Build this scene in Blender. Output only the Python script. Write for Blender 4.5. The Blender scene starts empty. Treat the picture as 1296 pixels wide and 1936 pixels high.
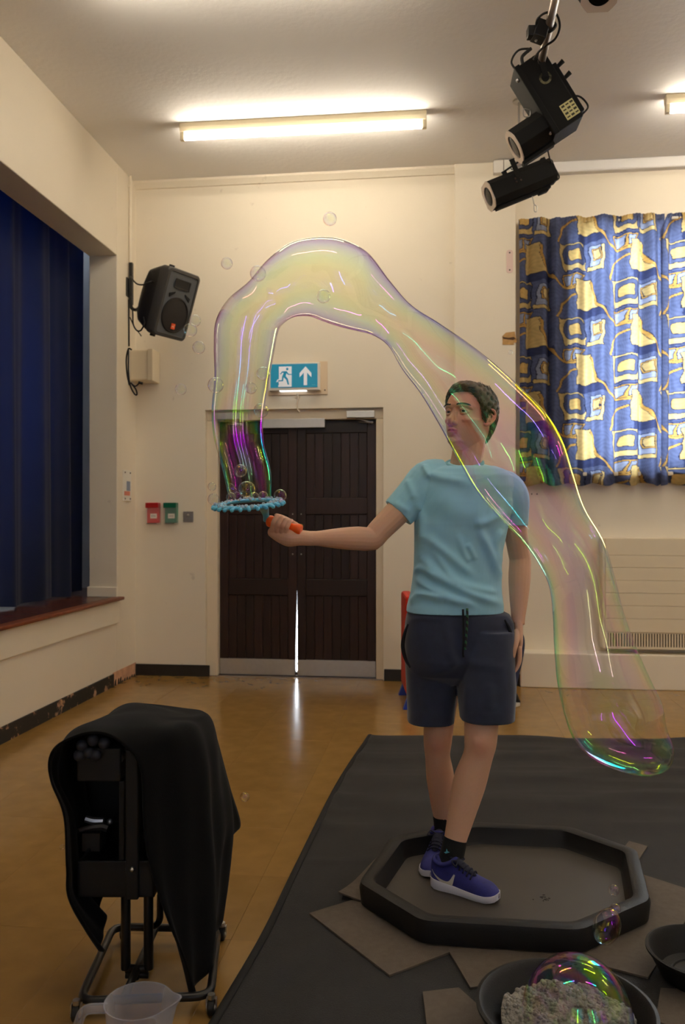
import bpy, bmesh, math, random
import numpy as np
from mathutils import Vector, Matrix

random.seed(7)
rng = np.random.default_rng(7)
S = bpy.context.scene
COL = S.collection

# ------------------------------------------------------------------ camera
F, HOR, CU = 1560.0, 980.0, 648.0          # focal length (px of the 1296x1936 frame), horizon row, centre column
EYE = 1.30                                  # camera height (m)
TH = math.atan(187.0 / F)                   # camera is turned left of the room's long axis
CT, ST = math.cos(TH), math.sin(TH)
cam_d = bpy.data.cameras.new('camera')
cam = bpy.data.objects.new('camera', cam_d)
COL.objects.link(cam)
cam.location = (0, 0, EYE)
cam.rotation_euler = (math.pi / 2, 0, TH)
cam_d.sensor_fit = 'VERTICAL'
cam_d.sensor_height = 22.3
cam_d.lens = F * 22.3 / 1936.0
cam_d.shift_y = -(968.0 - HOR) / 1936.0 * 1.0
cam_d.clip_start = 0.05
cam_d.dof.use_dof = True
cam_d.dof.focus_distance = 2.95
cam_d.dof.aperture_fstop = 2.4
S.camera = cam

# ------------------------------------------------------------------ view, world
S.view_settings.view_transform = 'Standard'
S.view_settings.look = 'None'
S.view_settings.exposure = 0.0
S.view_settings.gamma = 1.0
S.view_settings.use_curve_mapping = False
S.cycles.transparent_max_bounces = 24
S.cycles.max_bounces = 10
S.cycles.diffuse_bounces = 6
S.cycles.sample_clamp_indirect = 6.0
S.cycles.caustics_reflective = False
S.cycles.caustics_refractive = False
TUBE_L = 46.0                               # radiance of the fluorescent tubes
TUBE_C = (1.0, 0.88, 0.70)
SKY_L = 22.0                                 # radiance of the overcast sky outside the windows
SKY_C = (0.86, 0.93, 1.0)
w = bpy.data.worlds.new('sky')
S.world = w
w.use_nodes = True
w.node_tree.nodes['Background'].inputs[0].default_value = (*SKY_C, 1)
w.node_tree.nodes['Background'].inputs[1].default_value = SKY_L


def portal(loc, rot, sx, sy):
    """A window's daylight sampling portal (it emits nothing of its own)."""
    l = bpy.data.lights.new('window_portal', 'AREA')
    l.shape = 'RECTANGLE'
    l.size, l.size_y = sx, sy
    l.cycles.is_portal = True
    o = bpy.data.objects.new('window_portal', l)
    COL.objects.link(o)
    o.location, o.rotation_euler = loc, rot
    return o


# ------------------------------------------------------------------ measuring helpers
def P(u, v, d):
    """view frame: (right, away, up) of the point seen at column u, row v, distance d"""
    return np.array([(u - CU) * d / F, d, EYE + (HOR - v) * d / F])


def W(p):
    """view frame -> room frame"""
    return np.array([p[0] * CT - p[1] * ST, p[0] * ST + p[1] * CT, p[2]])


def at_y(u, v, y):
    s = (u - CU) / F
    t = y / (CT + s * ST)
    return np.array([t * (-ST + s * CT), y, EYE + (HOR - v) / F * t])


def at_x(u, v, x):
    s = (u - CU) / F
    t = x / (-ST + s * CT)
    return np.array([x, t * (CT + s * ST), EYE + (HOR - v) / F * t])


def at_z(u, v, z):
    """view frame point on the level z"""
    return P(u, v, (EYE - z) * F / (v - HOR))


def lin(c):
    c = c / 255.0
    return c / 12.92 if c <= 0.04045 else ((c + 0.055) / 1.055) ** 2.4


def rgb(r, g, b):
    return (lin(r), lin(g), lin(b), 1.0)


# ------------------------------------------------------------------ mesh builder
def nrm(a):
    a = np.asarray(a, float)
    return a / (np.linalg.norm(a) + 1e-12)


def crom(pts, n):
    """Catmull-Rom resampling of an (m,k) array to n rows"""
    p = np.asarray(pts, float)
    m = len(p)
    if m == 2:
        t = np.linspace(0, 1, n)[:, None]
        return p[0] * (1 - t) + p[1] * t
    q = np.vstack([2 * p[0] - p[1], p, 2 * p[-1] - p[-2]])
    out = []
    for t in np.linspace(0, m - 1, n):
        i = min(int(t), m - 2)
        f = t - i
        a, b, c, d = q[i], q[i + 1], q[i + 2], q[i + 3]
        out.append(0.5 * (2 * b + (c - a) * f + (2 * a - 5 * b + 4 * c - d) * f * f + (3 * b - a - 3 * c + d) * f ** 3))
    return np.array(out)


class MB:
    def __init__(s):
        s.v, s.f = [], []
        s.n = 0

    def add(s, v, f):
        v = np.asarray(v, float)
        s.v.append(v)
        s.f.extend([tuple(i + s.n for i in q) for q in f])
        s.n += len(v)
        return s

    def box(s, c, sz, R=None):
        h = np.asarray(sz, float) / 2
        v = np.array([[x, y, z] for x in (-1, 1) for y in (-1, 1) for z in (-1, 1)]) * h
        if R is not None:
            v = v @ np.asarray(R).T
        return s.add(v + np.asarray(c, float), [(0, 1, 3, 2), (4, 6, 7, 5), (0, 4, 5, 1), (2, 3, 7, 6), (0, 2, 6, 4), (1, 5, 7, 3)])

    def bx(s, x0, x1, y0, y1, z0, z1):
        return s.box(((x0 + x1) / 2, (y0 + y1) / 2, (z0 + z1) / 2), (x1 - x0, y1 - y0, z1 - z0))

    def rings(s, R, cap=True):
        """loft through closed rings (k, n, 3)"""
        R = np.asarray(R, float)
        k, n = R.shape[:2]
        f = []
        for i in range(k - 1):
            for j in range(n):
                j2 = (j + 1) % n
                f.append((i * n + j, i * n + j2, (i + 1) * n + j2, (i + 1) * n + j))
        v = R.reshape(-1, 3)
        if cap:
            v = np.vstack([v, R[0].mean(0), R[-1].mean(0)])
            a, b = k * n, k * n + 1
            for j in range(n):
                j2 = (j + 1) % n
                f.append((a, j2, j))
                f.append((b, (k - 1) * n + j, (k - 1) * n + j2))
        return s.add(v, f)

    def tube(s, pts, r, seg=10, n=None, cap='flat', up=(0, 0, 1), ab=None):
        """tube along a polyline; r scalar or one per point; ab: (n,2) elliptical radii factors"""
        pts = np.asarray(pts, float)
        r = np.full(len(pts), float(r)) if np.isscalar(r) else np.asarray(r, float)
        A = np.column_stack([pts, r]) if ab is None else np.column_stack([pts, r, np.asarray(ab, float)])
        if n:
            A = crom(A, n)
        p, r = A[:, :3], np.maximum(A[:, 3], 1e-5)
        e = A[:, 4:6] if ab is not None else np.ones((len(p), 2))
        T = np.gradient(p, axis=0)
        T /= np.linalg.norm(T, axis=1)[:, None] + 1e-12
        u = np.asarray(up, float)
        x = np.cross(u, T[0])
        if np.linalg.norm(x) < 1e-3:
            x = np.cross((1, 0.1, 0), T[0])
        x = nrm(x)
        a = np.linspace(0, 2 * math.pi, seg, endpoint=False)
        rr = []
        for i in range(len(p)):
            x = nrm(x - T[i] * (x @ T[i]))
            y = np.cross(T[i], x)
            ring = lambda c, k: c + k * r[i] * (np.outer(np.cos(a) * e[i, 0], x) + np.outer(np.sin(a) * e[i, 1], y))
            if cap == 'round' and i == 0:
                for q in (0.15, 0.5, 0.8):
                    rr.append(ring(p[0] - T[0] * r[0] * math.sqrt(1 - q * q), q))
            rr.append(ring(p[i], 1))
            if cap == 'round' and i == len(p) - 1:
                for q in (0.8, 0.5, 0.15):
                    rr.append(ring(p[i] + T[i] * r[i] * math.sqrt(1 - q * q), q))
        return s.rings(rr, cap=cap is not None)

    def lathe(s, prof, seg=24, c=(0, 0, 0), M=None, cap=False):
        """profile of (radius, height) turned about z, or about M's z axis"""
        a = np.linspace(0, 2 * math.pi, seg, endpoint=False)
        R = np.array([[[r * math.cos(t), r * math.sin(t), z] for t in a] for r, z in prof])
        if M is not None:
            R = R @ np.asarray(M).T
        return s.rings(R + np.asarray(c, float), cap=cap)

    def ball(s, c, r, seg=14, rn=9, R=None):
        r = np.full(3, float(r)) if np.isscalar(r) else np.asarray(r, float)
        ph = np.linspace(0.02, math.pi - 0.02, rn)
        a = np.linspace(0, 2 * math.pi, seg, endpoint=False)
        q = np.array([[[math.sin(t) * math.cos(b), math.sin(t) * math.sin(b), math.cos(t)] for b in a] for t in ph]) * r
        if R is not None:
            q = q @ np.asarray(R).T
        return s.rings(q + np.asarray(c, float))

    def prism(s, poly, h, o=(0, 0, 0), X=(1, 0, 0), Y=(0, 1, 0), N=(0, 0, 1)):
        """polygon in the plane (X, Y) at o, thickened by h along N"""
        X, Y, N, o = (np.asarray(q, float) for q in (X, Y, N, o))
        b = np.array([o + X * p[0] + Y * p[1] for p in poly])
        n = len(poly)
        return s.add(np.vstack([b, b + N * h]), [tuple(range(n))[::-1], tuple(range(n, 2 * n))] + [(i, (i + 1) % n, n + (i + 1) % n, n + i) for i in range(n)])

    def grid(s, G, close=False):
        G = np.asarray(G, float)
        a, b = G.shape[:2]
        f = []
        for i in range(a - 1):
            for j in range(b if close else b - 1):
                j2 = (j + 1) % b
                f.append((i * b + j, i * b + j2, (i + 1) * b + j2, (i + 1) * b + j))
        return s.add(G.reshape(-1, 3), f)

    def verts(s):
        return np.vstack(s.v)

    def mesh(s, name, off=(0, 0, 0), smooth=False, flip=True):
        me = bpy.data.meshes.new(name)
        v = s.verts() - np.asarray(off)
        me.from_pydata(v.tolist(), [], s.f)
        if flip:
            bm = bmesh.new()
            bm.from_mesh(me)
            bmesh.ops.recalc_face_normals(bm, faces=bm.faces)
            bm.to_mesh(me)
            bm.free()
        if smooth is True:
            me.polygons.foreach_set('use_smooth', [True] * len(me.polygons))
        elif smooth:
            me.polygons.foreach_set('use_smooth', [True] * len(me.polygons))
            me.set_sharp_from_angle(angle=math.radians(smooth))
        me.update()
        return me


OFF = {}
ZERO = np.zeros(3)


def tag(o, label=None, cat=None, group=None, kind=None):
    for k, x in (('label', label), ('category', cat), ('group', group), ('kind', kind)):
        if x:
            o[k] = x
    return o


def thing(name, label=None, cat=None, base=ZERO, view=True, group=None, kind=None):
    """Empty at a thing's base. view=True: its parts are measured in the camera-aligned frame."""
    o = bpy.data.objects.new(name, None)
    o.empty_display_size = 0.1
    COL.objects.link(o)
    base = np.asarray(base, float)
    o.location = W(base) if view else base
    if view:
        o.rotation_euler = (0, 0, TH)
    OFF[o.name] = base
    return tag(o, label, cat, group, kind)


def part(name, mb, mat, parent, smooth=False, bevel=0, label=None, flip=True, kind=None):
    off = OFF[parent.name]
    me = mb.mesh(name, off, smooth, flip) if isinstance(mb, MB) else mb
    if mat:
        me.materials.append(mat)
    o = bpy.data.objects.new(name, me)
    COL.objects.link(o)
    o.parent = parent
    OFF[o.name] = off
    if bevel:
        b = o.modifiers.new('bevel', 'BEVEL')
        b.width, b.segments, b.limit_method, b.angle_limit = bevel, 2, 'ANGLE', math.radians(40)
    return tag(o, label, None, None, kind)


def solo(name, mb, mat, label=None, cat=None, base=None, view=True, group=None, kind=None, smooth=False, bevel=0, flip=True):
    """a thing that is one mesh"""
    if base is None:
        v = mb.verts()
        base = np.array([(v[:, 0].min() + v[:, 0].max()) / 2, (v[:, 1].min() + v[:, 1].max()) / 2, v[:, 2].min()])
    base = np.asarray(base, float)
    me = mb.mesh(name, base, smooth, flip)
    if mat:
        me.materials.append(mat)
    o = bpy.data.objects.new(name, me)
    COL.objects.link(o)
    o.location = W(base) if view else base
    if view:
        o.rotation_euler = (0, 0, TH)
    OFF[o.name] = base
    if bevel:
        b = o.modifiers.new('bevel', 'BEVEL')
        b.width, b.segments, b.limit_method, b.angle_limit = bevel, 2, 'ANGLE', math.radians(40)
    return tag(o, label, cat, group, kind)


def struct(name, mb, mat, bevel=0, smooth=False):
    return solo(name, mb, mat, base=ZERO, view=False, kind='structure', bevel=bevel, smooth=smooth)


def twin(src, parent, loc, rot=(0, 0, 0), sc=(1, 1, 1)):
    """copy of a part (mesh shared), placed in its parent's frame"""
    c = src.copy()
    COL.objects.link(c)
    c.parent = parent
    c.location, c.rotation_euler, c.scale = loc, rot, sc
    OFF[c.name] = OFF[parent.name]
    return c


def remesh(mb, voxel, smooth=2, lam=0.5):
    """union of overlapping closed shapes as one even skin; returns (verts, quads)"""
    me = mb.mesh('tmp')
    o = bpy.data.objects.new('tmp', me)
    COL.objects.link(o)
    m = o.modifiers.new('r', 'REMESH')
    m.mode, m.voxel_size, m.adaptivity = 'VOXEL', voxel, 0.0
    dg = bpy.context.evaluated_depsgraph_get()
    me2 = bpy.data.meshes.new_from_object(o.evaluated_get(dg))
    bpy.data.objects.remove(o)
    bpy.data.meshes.remove(me)
    n = len(me2.vertices)
    v = np.empty(n * 3)
    me2.vertices.foreach_get('co', v)
    v = v.reshape(-1, 3)
    f = [tuple(p.vertices) for p in me2.polygons]
    e = np.empty(len(me2.edges) * 2, int)
    me2.edges.foreach_get('vertices', e)
    e = e.reshape(-1, 2)
    deg = np.bincount(e.ravel(), minlength=n)[:, None]
    for it in range(smooth * 2):
        a = np.zeros_like(v)
        for k in range(3):
            a[:, k] = np.bincount(e[:, 0], v[e[:, 1], k], n) + np.bincount(e[:, 1], v[e[:, 0], k], n)
        v = v + (lam if it % 2 == 0 else -lam * 0.96) * (a / deg - v)
    bpy.data.meshes.remove(me2)
    return v, f


def vnormals(v, f):
    q = np.array([x[:3] for x in f])
    fn = np.cross(v[q[:, 1]] - v[q[:, 0]], v[q[:, 2]] - v[q[:, 0]])
    n = np.zeros_like(v)
    for j in range(3):
        for k in range(3):
            n[:, k] += np.bincount(q[:, j], fn[:, k], len(v))
    return n / (np.linalg.norm(n, axis=1)[:, None] + 1e-12)


def vcol(me, cols, name='Col'):
    a = me.color_attributes.new(name, 'FLOAT_COLOR', 'POINT')
    c = np.ones((len(me.vertices), 4))
    c[:, :3] = cols
    a.data.foreach_set('color', c.ravel())


# ------------------------------------------------------------------ materials
MATS = {}


def M(name, col=(0.5, 0.5, 0.5, 1), rough=0.6, metal=0.0, spec=0.5, var=0.0, vscale=6.0, bump=0.0, bscale=120.0, coat=0.0, sheen=0.0, trans=0.0, sss=0.0, rvar=0.0, stretch=None, rand=0.0, emit=None, estr=0.0, ior=1.45, alpha=1.0):
    if name in MATS:
        return MATS[name]
    m = bpy.data.materials.new(name)
    m.use_nodes = True
    nt = m.node_tree
    b = nt.nodes['Principled BSDF']
    N, L = nt.nodes.new, nt.links.new
    b.inputs['Base Color'].default_value = col
    b.inputs['Roughness'].default_value = rough
    b.inputs['Metallic'].default_value = metal
    b.inputs['Specular IOR Level'].default_value = spec
    b.inputs['IOR'].default_value = ior
    b.inputs['Alpha'].default_value = alpha
    b.inputs['Coat Weight'].default_value = coat
    b.inputs['Coat Roughness'].default_value = 0.12
    b.inputs['Sheen Weight'].default_value = sheen
    b.inputs['Transmission Weight'].default_value = trans
    if sss:
        b.inputs['Subsurface Weight'].default_value = sss
        b.inputs['Subsurface Radius'].default_value = (0.012, 0.005, 0.003)
        b.inputs['Subsurface Scale'].default_value = 0.6
    if emit:
        b.inputs['Emission Color'].default_value = emit
        b.inputs['Emission Strength'].default_value = estr
    tc = N('ShaderNodeTexCoord')
    src = tc.outputs['Object']
    if stretch:
        mp = N('ShaderNodeMapping')
        mp.inputs['Scale'].default_value = stretch
        L(src, mp.inputs[0])
        src = mp.outputs[0]
    if var or rvar:
        n = N('ShaderNodeTexNoise')
        n.inputs['Scale'].default_value = vscale
        n.inputs['Detail'].default_value = 6
        L(src, n.inputs['Vector'])
        if var:
            r = N('ShaderNodeMapRange')
            r.inputs['From Min'].default_value, r.inputs['From Max'].default_value = 0.25, 0.75
            r.inputs['To Min'].default_value, r.inputs['To Max'].default_value = 1 - var, 1 + var
            L(n.outputs['Fac'], r.inputs['Value'])
            h = N('ShaderNodeHueSaturation')
            h.inputs['Color'].default_value = col
            L(r.outputs[0], h.inputs['Value'])
            L(h.outputs[0], b.inputs['Base Color'])
            if rand:
                oi = N('ShaderNodeObjectInfo')
                r2 = N('ShaderNodeMapRange')
                r2.inputs['To Min'].default_value, r2.inputs['To Max'].default_value = 1 - rand, 1 + rand
                L(oi.outputs['Random'], r2.inputs['Value'])
                mu = N('ShaderNodeMath')
                mu.operation = 'MULTIPLY'
                L(r.outputs[0], mu.inputs[0])
                L(r2.outputs[0], mu.inputs[1])
                L(mu.outputs[0], h.inputs['Value'])
        if rvar:
            r3 = N('ShaderNodeMapRange')
            r3.inputs['From Min'].default_value, r3.inputs['From Max'].default_value = 0.3, 0.7
            r3.inputs['To Min'].default_value, r3.inputs['To Max'].default_value = rough - rvar, rough + rvar
            L(n.outputs['Fac'], r3.inputs['Value'])
            L(r3.outputs[0], b.inputs['Roughness'])
    if bump:
        n2 = N('ShaderNodeTexNoise')
        n2.inputs['Scale'].default_value = bscale
        n2.inputs['Detail'].default_value = 4
        L(src, n2.inputs['Vector'])
        bp = N('ShaderNodeBump')
        bp.inputs['Strength'].default_value = bump
        bp.inputs['Distance'].default_value = 0.01
        L(n2.outputs['Fac'], bp.inputs['Height'])
        L(bp.outputs[0], b.inputs['Normal'])
    MATS[name] = m
    return m


def attr_mat(name, rough=0.7, sss=0.0, sheen=0.0, translucent=0.0, bump=0.0, bscale=300.0, spec=0.4):
    """material whose pigment comes from a colour attribute 'Col'"""
    m = M(name, rough=rough, sss=sss, sheen=sheen, bump=bump, bscale=bscale, spec=spec)
    nt = m.node_tree
    a = nt.nodes.new('ShaderNodeVertexColor')
    a.layer_name = 'Col'
    b = nt.nodes['Principled BSDF']
    nt.links.new(a.outputs[0], b.inputs['Base Color'])
    if translucent:
        t = nt.nodes.new('ShaderNodeBsdfTranslucent')
        nt.links.new(a.outputs[0], t.inputs[0])
        mx = nt.nodes.new('ShaderNodeMixShader')
        mx.inputs[0].default_value = translucent
        nt.links.new(b.outputs[0], mx.inputs[1])
        nt.links.new(t.outputs[0], mx.inputs[2])
        nt.links.new(mx.outputs[0], nt.nodes['Material Output'].inputs[0])
    return m


wall_m = M('cream_wall_paint', rgb(232, 222, 203), 0.55, var=0.035, vscale=1.3, bump=0.05, bscale=60)
wn = wall_m.node_tree                                       # a few old scuffs and filled holes
_n = wn.nodes.new('ShaderNodeTexNoise')
_n.inputs['Scale'].default_value = 11
_n.inputs['Detail'].default_value = 3
_r = wn.nodes.new('ShaderNodeMapRange')
_r.inputs['From Min'].default_value, _r.inputs['From Max'].default_value = .72, .78
_r.inputs['To Max'].default_value = .25
_x = wn.nodes.new('ShaderNodeMix')
_x.data_type = 'RGBA'
_x.inputs['B'].default_value = rgb(150, 132, 116)
_b = wn.nodes['Principled BSDF']
_c = _b.inputs['Base Color'].links[0].from_socket
wn.links.new([q for q in wn.nodes if q.type == 'TEX_COORD'][0].outputs['Object'], _n.inputs['Vector'])
wn.links.new(_n.outputs['Fac'], _r.inputs['Value'])
wn.links.new(_r.outputs[0], _x.inputs['Factor'])
wn.links.new(_c, _x.inputs['A'])
wn.links.new(_x.outputs['Result'], _b.inputs['Base Color'])
ceil_m = M('ceiling_plaster', rgb(242, 240, 238), 0.8, var=0.03, vscale=1.0, bump=0.25, bscale=28)
gloss_w = M('cream_gloss_paint', rgb(236, 226, 205), 0.3, var=0.03, vscale=3)
white_pl = M('white_plastic', rgb(232, 228, 218), 0.4)
cream_metal = M('cream_enamel', rgb(226, 212, 184), 0.4, var=0.02)
black_skirt = M('black_skirting', rgb(34, 31, 29), 0.45, var=0.3, vscale=10)
floor_m = M('brown_floor_tile', rgb(146, 112, 60), 0.2, var=0.10, vscale=9, rvar=0.04, bump=0.003, bscale=9, rand=0.05)
joint_m = M('floor_joint', rgb(122, 92, 48), 0.5)
stage_m = M('stage_boards', rgb(84, 44, 30), 0.25, var=0.2, vscale=7, stretch=(8, 0.6, 1))
edge_wood = M('stage_edge_wood', rgb(110, 58, 34), 0.4, var=0.35, vscale=12, stretch=(8, 1, 1))
black_pl = M('black_plastic', rgb(22, 22, 23), 0.45)
black_mt = M('black_metal', rgb(20, 20, 21), 0.4, spec=0.5)
rubber = M('black_rubber', rgb(16, 16, 17), 0.6)
steel = M('steel', rgb(190, 188, 184), 0.3, metal=1.0)
alu = M('brushed_aluminium', rgb(205, 203, 200), 0.42, metal=0.85, var=0.04, vscale=30)
brass = M('brass', rgb(205, 160, 70), 0.3, metal=1.0)
screw_m = M('dark_screw', rgb(70, 50, 42), 0.5)
# ------------------------------------------------------------------ the room
XL, YB, ZC, XR, YR = -2.523, 6.60, 4.08, 8.6, -2.6
ZS, ZH, YJ, XJ = 0.685, 3.36, 6.205, -2.752         # stage level, proscenium soffit, far jamb, jamb's back edge
D0, D1, DH = -1.928, -0.462, 2.19                    # door opening in the far wall
WX0, WX1, WZ0, WZ1 = 1.02, 3.4, 1.66, 3.55           # window opening behind the curtains

# floor: a slab and the square tiles laid on it
fl = struct('floor', MB().bx(XL - .2, XR, YR, YB + .3, -0.12, -0.004), joint_m)
TS = 0.457
tile_me = None
ny = 0
for i in range(-6, 10):
    for j in range(-4, 15):
        x, y = XL + 0.05 + (i + 6 + .5) * TS, YB - (j + .5) * TS
        if j < 0 or y < 0.9 or x > 4.2:
            continue
        if tile_me is None:
            b = MB()
            s, c = TS / 2 - 0.0003, 0.0003
            q = np.array([[-s, -s, -.004], [s, -s, -.004], [s, s, -.004], [-s, s, -.004], [-s, -s, -c], [s, -s, -c], [s, s, -c], [-s, s, -c],
                          [-s + c, -s + c, 0], [s - c, -s + c, 0], [s - c, s - c, 0], [-s + c, s - c, 0]])
            b.add(q, [(0, 1, 5, 4), (1, 2, 6, 5), (2, 3, 7, 6), (3, 0, 4, 7), (4, 5, 9, 8), (5, 6, 10, 9), (6, 7, 11, 10), (7, 4, 8, 11), (8, 9, 10, 11)])
            t0 = part('tile', b, floor_m, fl)
            tile_me = t0.data
            t0.location = (x, y, 0)
            ny = 1
        else:
            twin(t0, fl, (x, y, rng.uniform(-0.0003, 0.0003)))
# plain floor beyond the tiles that can be told apart
part('tile_field', MB().bx(XL + 0.05 + 15 * TS, XR, YR, YB, -0.004, 0).bx(XL, XL + 0.05 + 15 * TS, YR, YB - 13 * TS, -0.004, 0).bx(XL, XL + 0.05, YB - 13 * TS, YB, -.004, 0), floor_m, fl)

struct('ceiling', MB().bx(XL - .3, XR, YR - .3, YB + .3, ZC, ZC + .15), ceil_m)

# far wall: round the door and, set a little back, round the window
PX0, PX1 = at_y(860, 700, 6.53)[0], at_y(976, 700, 6.53)[0]
b = MB()
b.bx(XL - .3, D0, YB, YB + .22, 0, ZC)
b.bx(D1, PX0 + .02, YB, YB + .22, 0, ZC)
b.bx(D0, D1, YB, YB + .22, DH, ZC)
b.bx(PX1 - .02, WX0, YB + .04, YB + .26, 0, ZC)
b.bx(WX0, WX1, YB + .04, YB + .26, 0, WZ0)
b.bx(WX0, WX1, YB + .04, YB + .26, WZ1, ZC)
b.bx(WX1, 4.6, YB + .04, YB + .26, 0, ZC)
b.bx(4.6, 7.0, YB + .04, YB + .26, 0, WZ0)
b.bx(4.6, 7.0, YB + .04, YB + .26, WZ1, ZC)
b.bx(7.0, XR, YB + .04, YB + .26, 0, ZC)
struct('wall_back', b, wall_m)
struct('trim_1', MB().bx(PX0, PX1, 6.53, YB + .2, 0, ZC), wall_m, bevel=.006)           # flat pilaster
PY = 6.47
PLX = at_y(985, 1300, PY)[0]
PZ = at_y(1100, 1236, PY)[2]
struct('trim_2', MB().bx(PLX, XR, PY, YB + .06, 0, PZ), gloss_w, bevel=.008)             # plinth under the window wall
struct('trim_3', MB().bx(PX1, XR, YB - .02, YB + .06, ZC - .085, ZC), M('white_cornice', rgb(236, 234, 232), .35), bevel=.01)
# thin coving strip over the door wall
cov = [(0, 0), (0, -.055), (-.018, -.055), (-.05, -.018), (-.055, 0)]
b = MB().prism(cov, PX0 - XL, o=(XL, YB, ZC), X=(0, 1, 0), Y=(0, 0, 1), N=(1, 0, 0))
struct('trim_4', b, wall_m)
# right and rear walls (the rear one has two curtained windows)
RW = [(-1.6, 0.6), (1.6, 3.8), (4.8, 7.0)]
struct('wall_right', MB().bx(XR, XR + .2, YR, YB + .3, 0, ZC), wall_m)
b = MB()
xs = [XL - .3] + [q for r in RW for q in r] + [XR]
for k in range(0, len(xs), 2):
    b.bx(xs[k], xs[k + 1], YR - .2, YR, 0, ZC)
for a0, a1 in RW:
    b.bx(a0, a1, YR - .2, YR, 0, 1.2)
    b.bx(a0, a1, YR - .2, YR, 3.4, ZC)
struct('wall_rear', b, M('dimmed_rear_wall', rgb(92, 66, 48), .6, var=.2, vscale=4, stretch=(6, 6, .6)))  # unseen wall toned dark so the bubble mirrors less light

# left wall with the stage opening
b = MB()
b.bx(XJ, XL, YR, YJ, 0, ZS - .17)
b.bx(XJ, XL, YR, YJ, ZH, ZC)
b.bx(XJ, XL, YJ, YB + .2, 0, ZC)
b.bx(XJ, XL, YR, 0.2, 0, ZC)
struct('wall_left', b, wall_m, bevel=.006)
struct('trim_5', MB().bx(XJ, XL + .016, 0.2, 6.22, ZS - .20, ZS - .022), gloss_w, bevel=.004)   # fascia under the stage edge
struct('trim_6', MB().bx(XJ - .01, XL + .004, YJ - .02, YJ + .012, ZS, ZS + .078), gloss_w, bevel=.005)  # foot block of the jamb
st = struct('floor_stage', MB().bx(-6.2, XL - .16, -1.2, 7.0, ZS - .1, ZS - .001), stage_m)
b0 = None
for k in range(26):                                         # boards of the stage front, laid along the edge
    y0 = 0.2 + k * 0.235
    bb = MB().bx(XL - .42, XL - .005, y0 + .0015, y0 + .2335, ZS - .02, ZS)
    o = part('plank', bb, stage_m, st, bevel=.002)
part('edge_strip', MB().bx(XL - .03, XL + .05, 0.2, 6.24, ZS - .024, ZS + .001), edge_wood, st, bevel=.008)
stage_w = M('stage_wall', rgb(196, 200, 206), .8)
b = MB()
b.bx(-6.4, -6.2, -1.2, 7.7, 0, 4.6)
b.bx(-6.2, XJ, -1.4, -1.2, 0, 4.6)
b.bx(-6.4, XJ, -1.4, 7.7, 4.6, 4.7)
b.bx(-6.2, -4.4, 7.0, 7.2, 0, 4.6)
b.bx(-3.6, XJ + .2, 7.0, 7.2, 0, 4.6)
b.bx(-4.4, -3.6, 7.0, 7.2, 0, 1.6)
b.bx(-4.4, -3.6, 7.0, 7.2, 3.0, 4.6)
b.bx(XJ, XJ + .2, YB + .2, 7.7, 0, 4.6)
b.bx(XJ, XJ + .05, -1.4, YR + 8, ZC, 4.6)
struct('wall_stage', b, stage_w)

# skirtings
b = MB().bx(XL, XL + .012, YR, 6.12, 0, .098)
sk = struct('baseboard_left', b, None, bevel=.003)
pm = bpy.data.materials.new('worn_black_skirting')           # chipped black paint over bare plaster
pm.use_nodes = True
nt = pm.node_tree
bs = nt.nodes['Principled BSDF']
tc = nt.nodes.new('ShaderNodeTexCoord')
nz = nt.nodes.new('ShaderNodeTexNoise')
nz.inputs['Scale'].default_value = 9
nz.inputs['Detail'].default_value = 8
nz.inputs['Roughness'].default_value = .7
cr = nt.nodes.new('ShaderNodeValToRGB')
cr.color_ramp.elements[0].position, cr.color_ramp.elements[0].color = .56, rgb(34, 31, 28)
cr.color_ramp.elements[1].position, cr.color_ramp.elements[1].color = .60, rgb(176, 138, 108)
nt.links.new(tc.outputs['Object'], nz.inputs['Vector'])
nt.links.new(nz.outputs['Fac'], cr.inputs['Fac'])
nt.links.new(cr.outputs[0], bs.inputs['Base Color'])
bs.inputs['Roughness'].default_value = .6
sk.data.materials.append(pm)
part('bare_patch', MB().bx(XL, XL + .004, 6.12, YB, 0, .105), M('bare_plaster', rgb(205, 160, 130), .8, var=.25, vscale=14), sk, label='bare pinkish plaster where the skirting came away')
b = MB()
for k in range(9):                                          # ragged scraps still stuck to the bare patch
    y = 6.15 + k * .048 + rng.uniform(-.01, .01)
    h = rng.uniform(.015, .05)
    b.prism([(y, .0), (y + .03, .0), (y + .024, h), (y + .008, h * .7)], .006, o=(XL + .003, 0, 0), X=(0, 1, 0), Y=(0, 0, 1), N=(1, 0, 0))
part('paint_scraps', b, black_skirt, sk, kind='stuff')
sb = struct('baseboard_back', MB().bx(XL, at_y(397, 1280, YB)[0], YB - .014, YB, 0, .094), black_skirt, bevel=.003)
part('skirting_length', MB().bx(at_y(727, 1280, YB)[0], PX0, YB - .014, YB, 0, .094).bx(PX0 - .014, PX1 + .014, 6.516, 6.532, 0, .094).bx(PX1, PLX, 6.516, YB, 0, .094), black_skirt, sb, bevel=.003)

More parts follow.
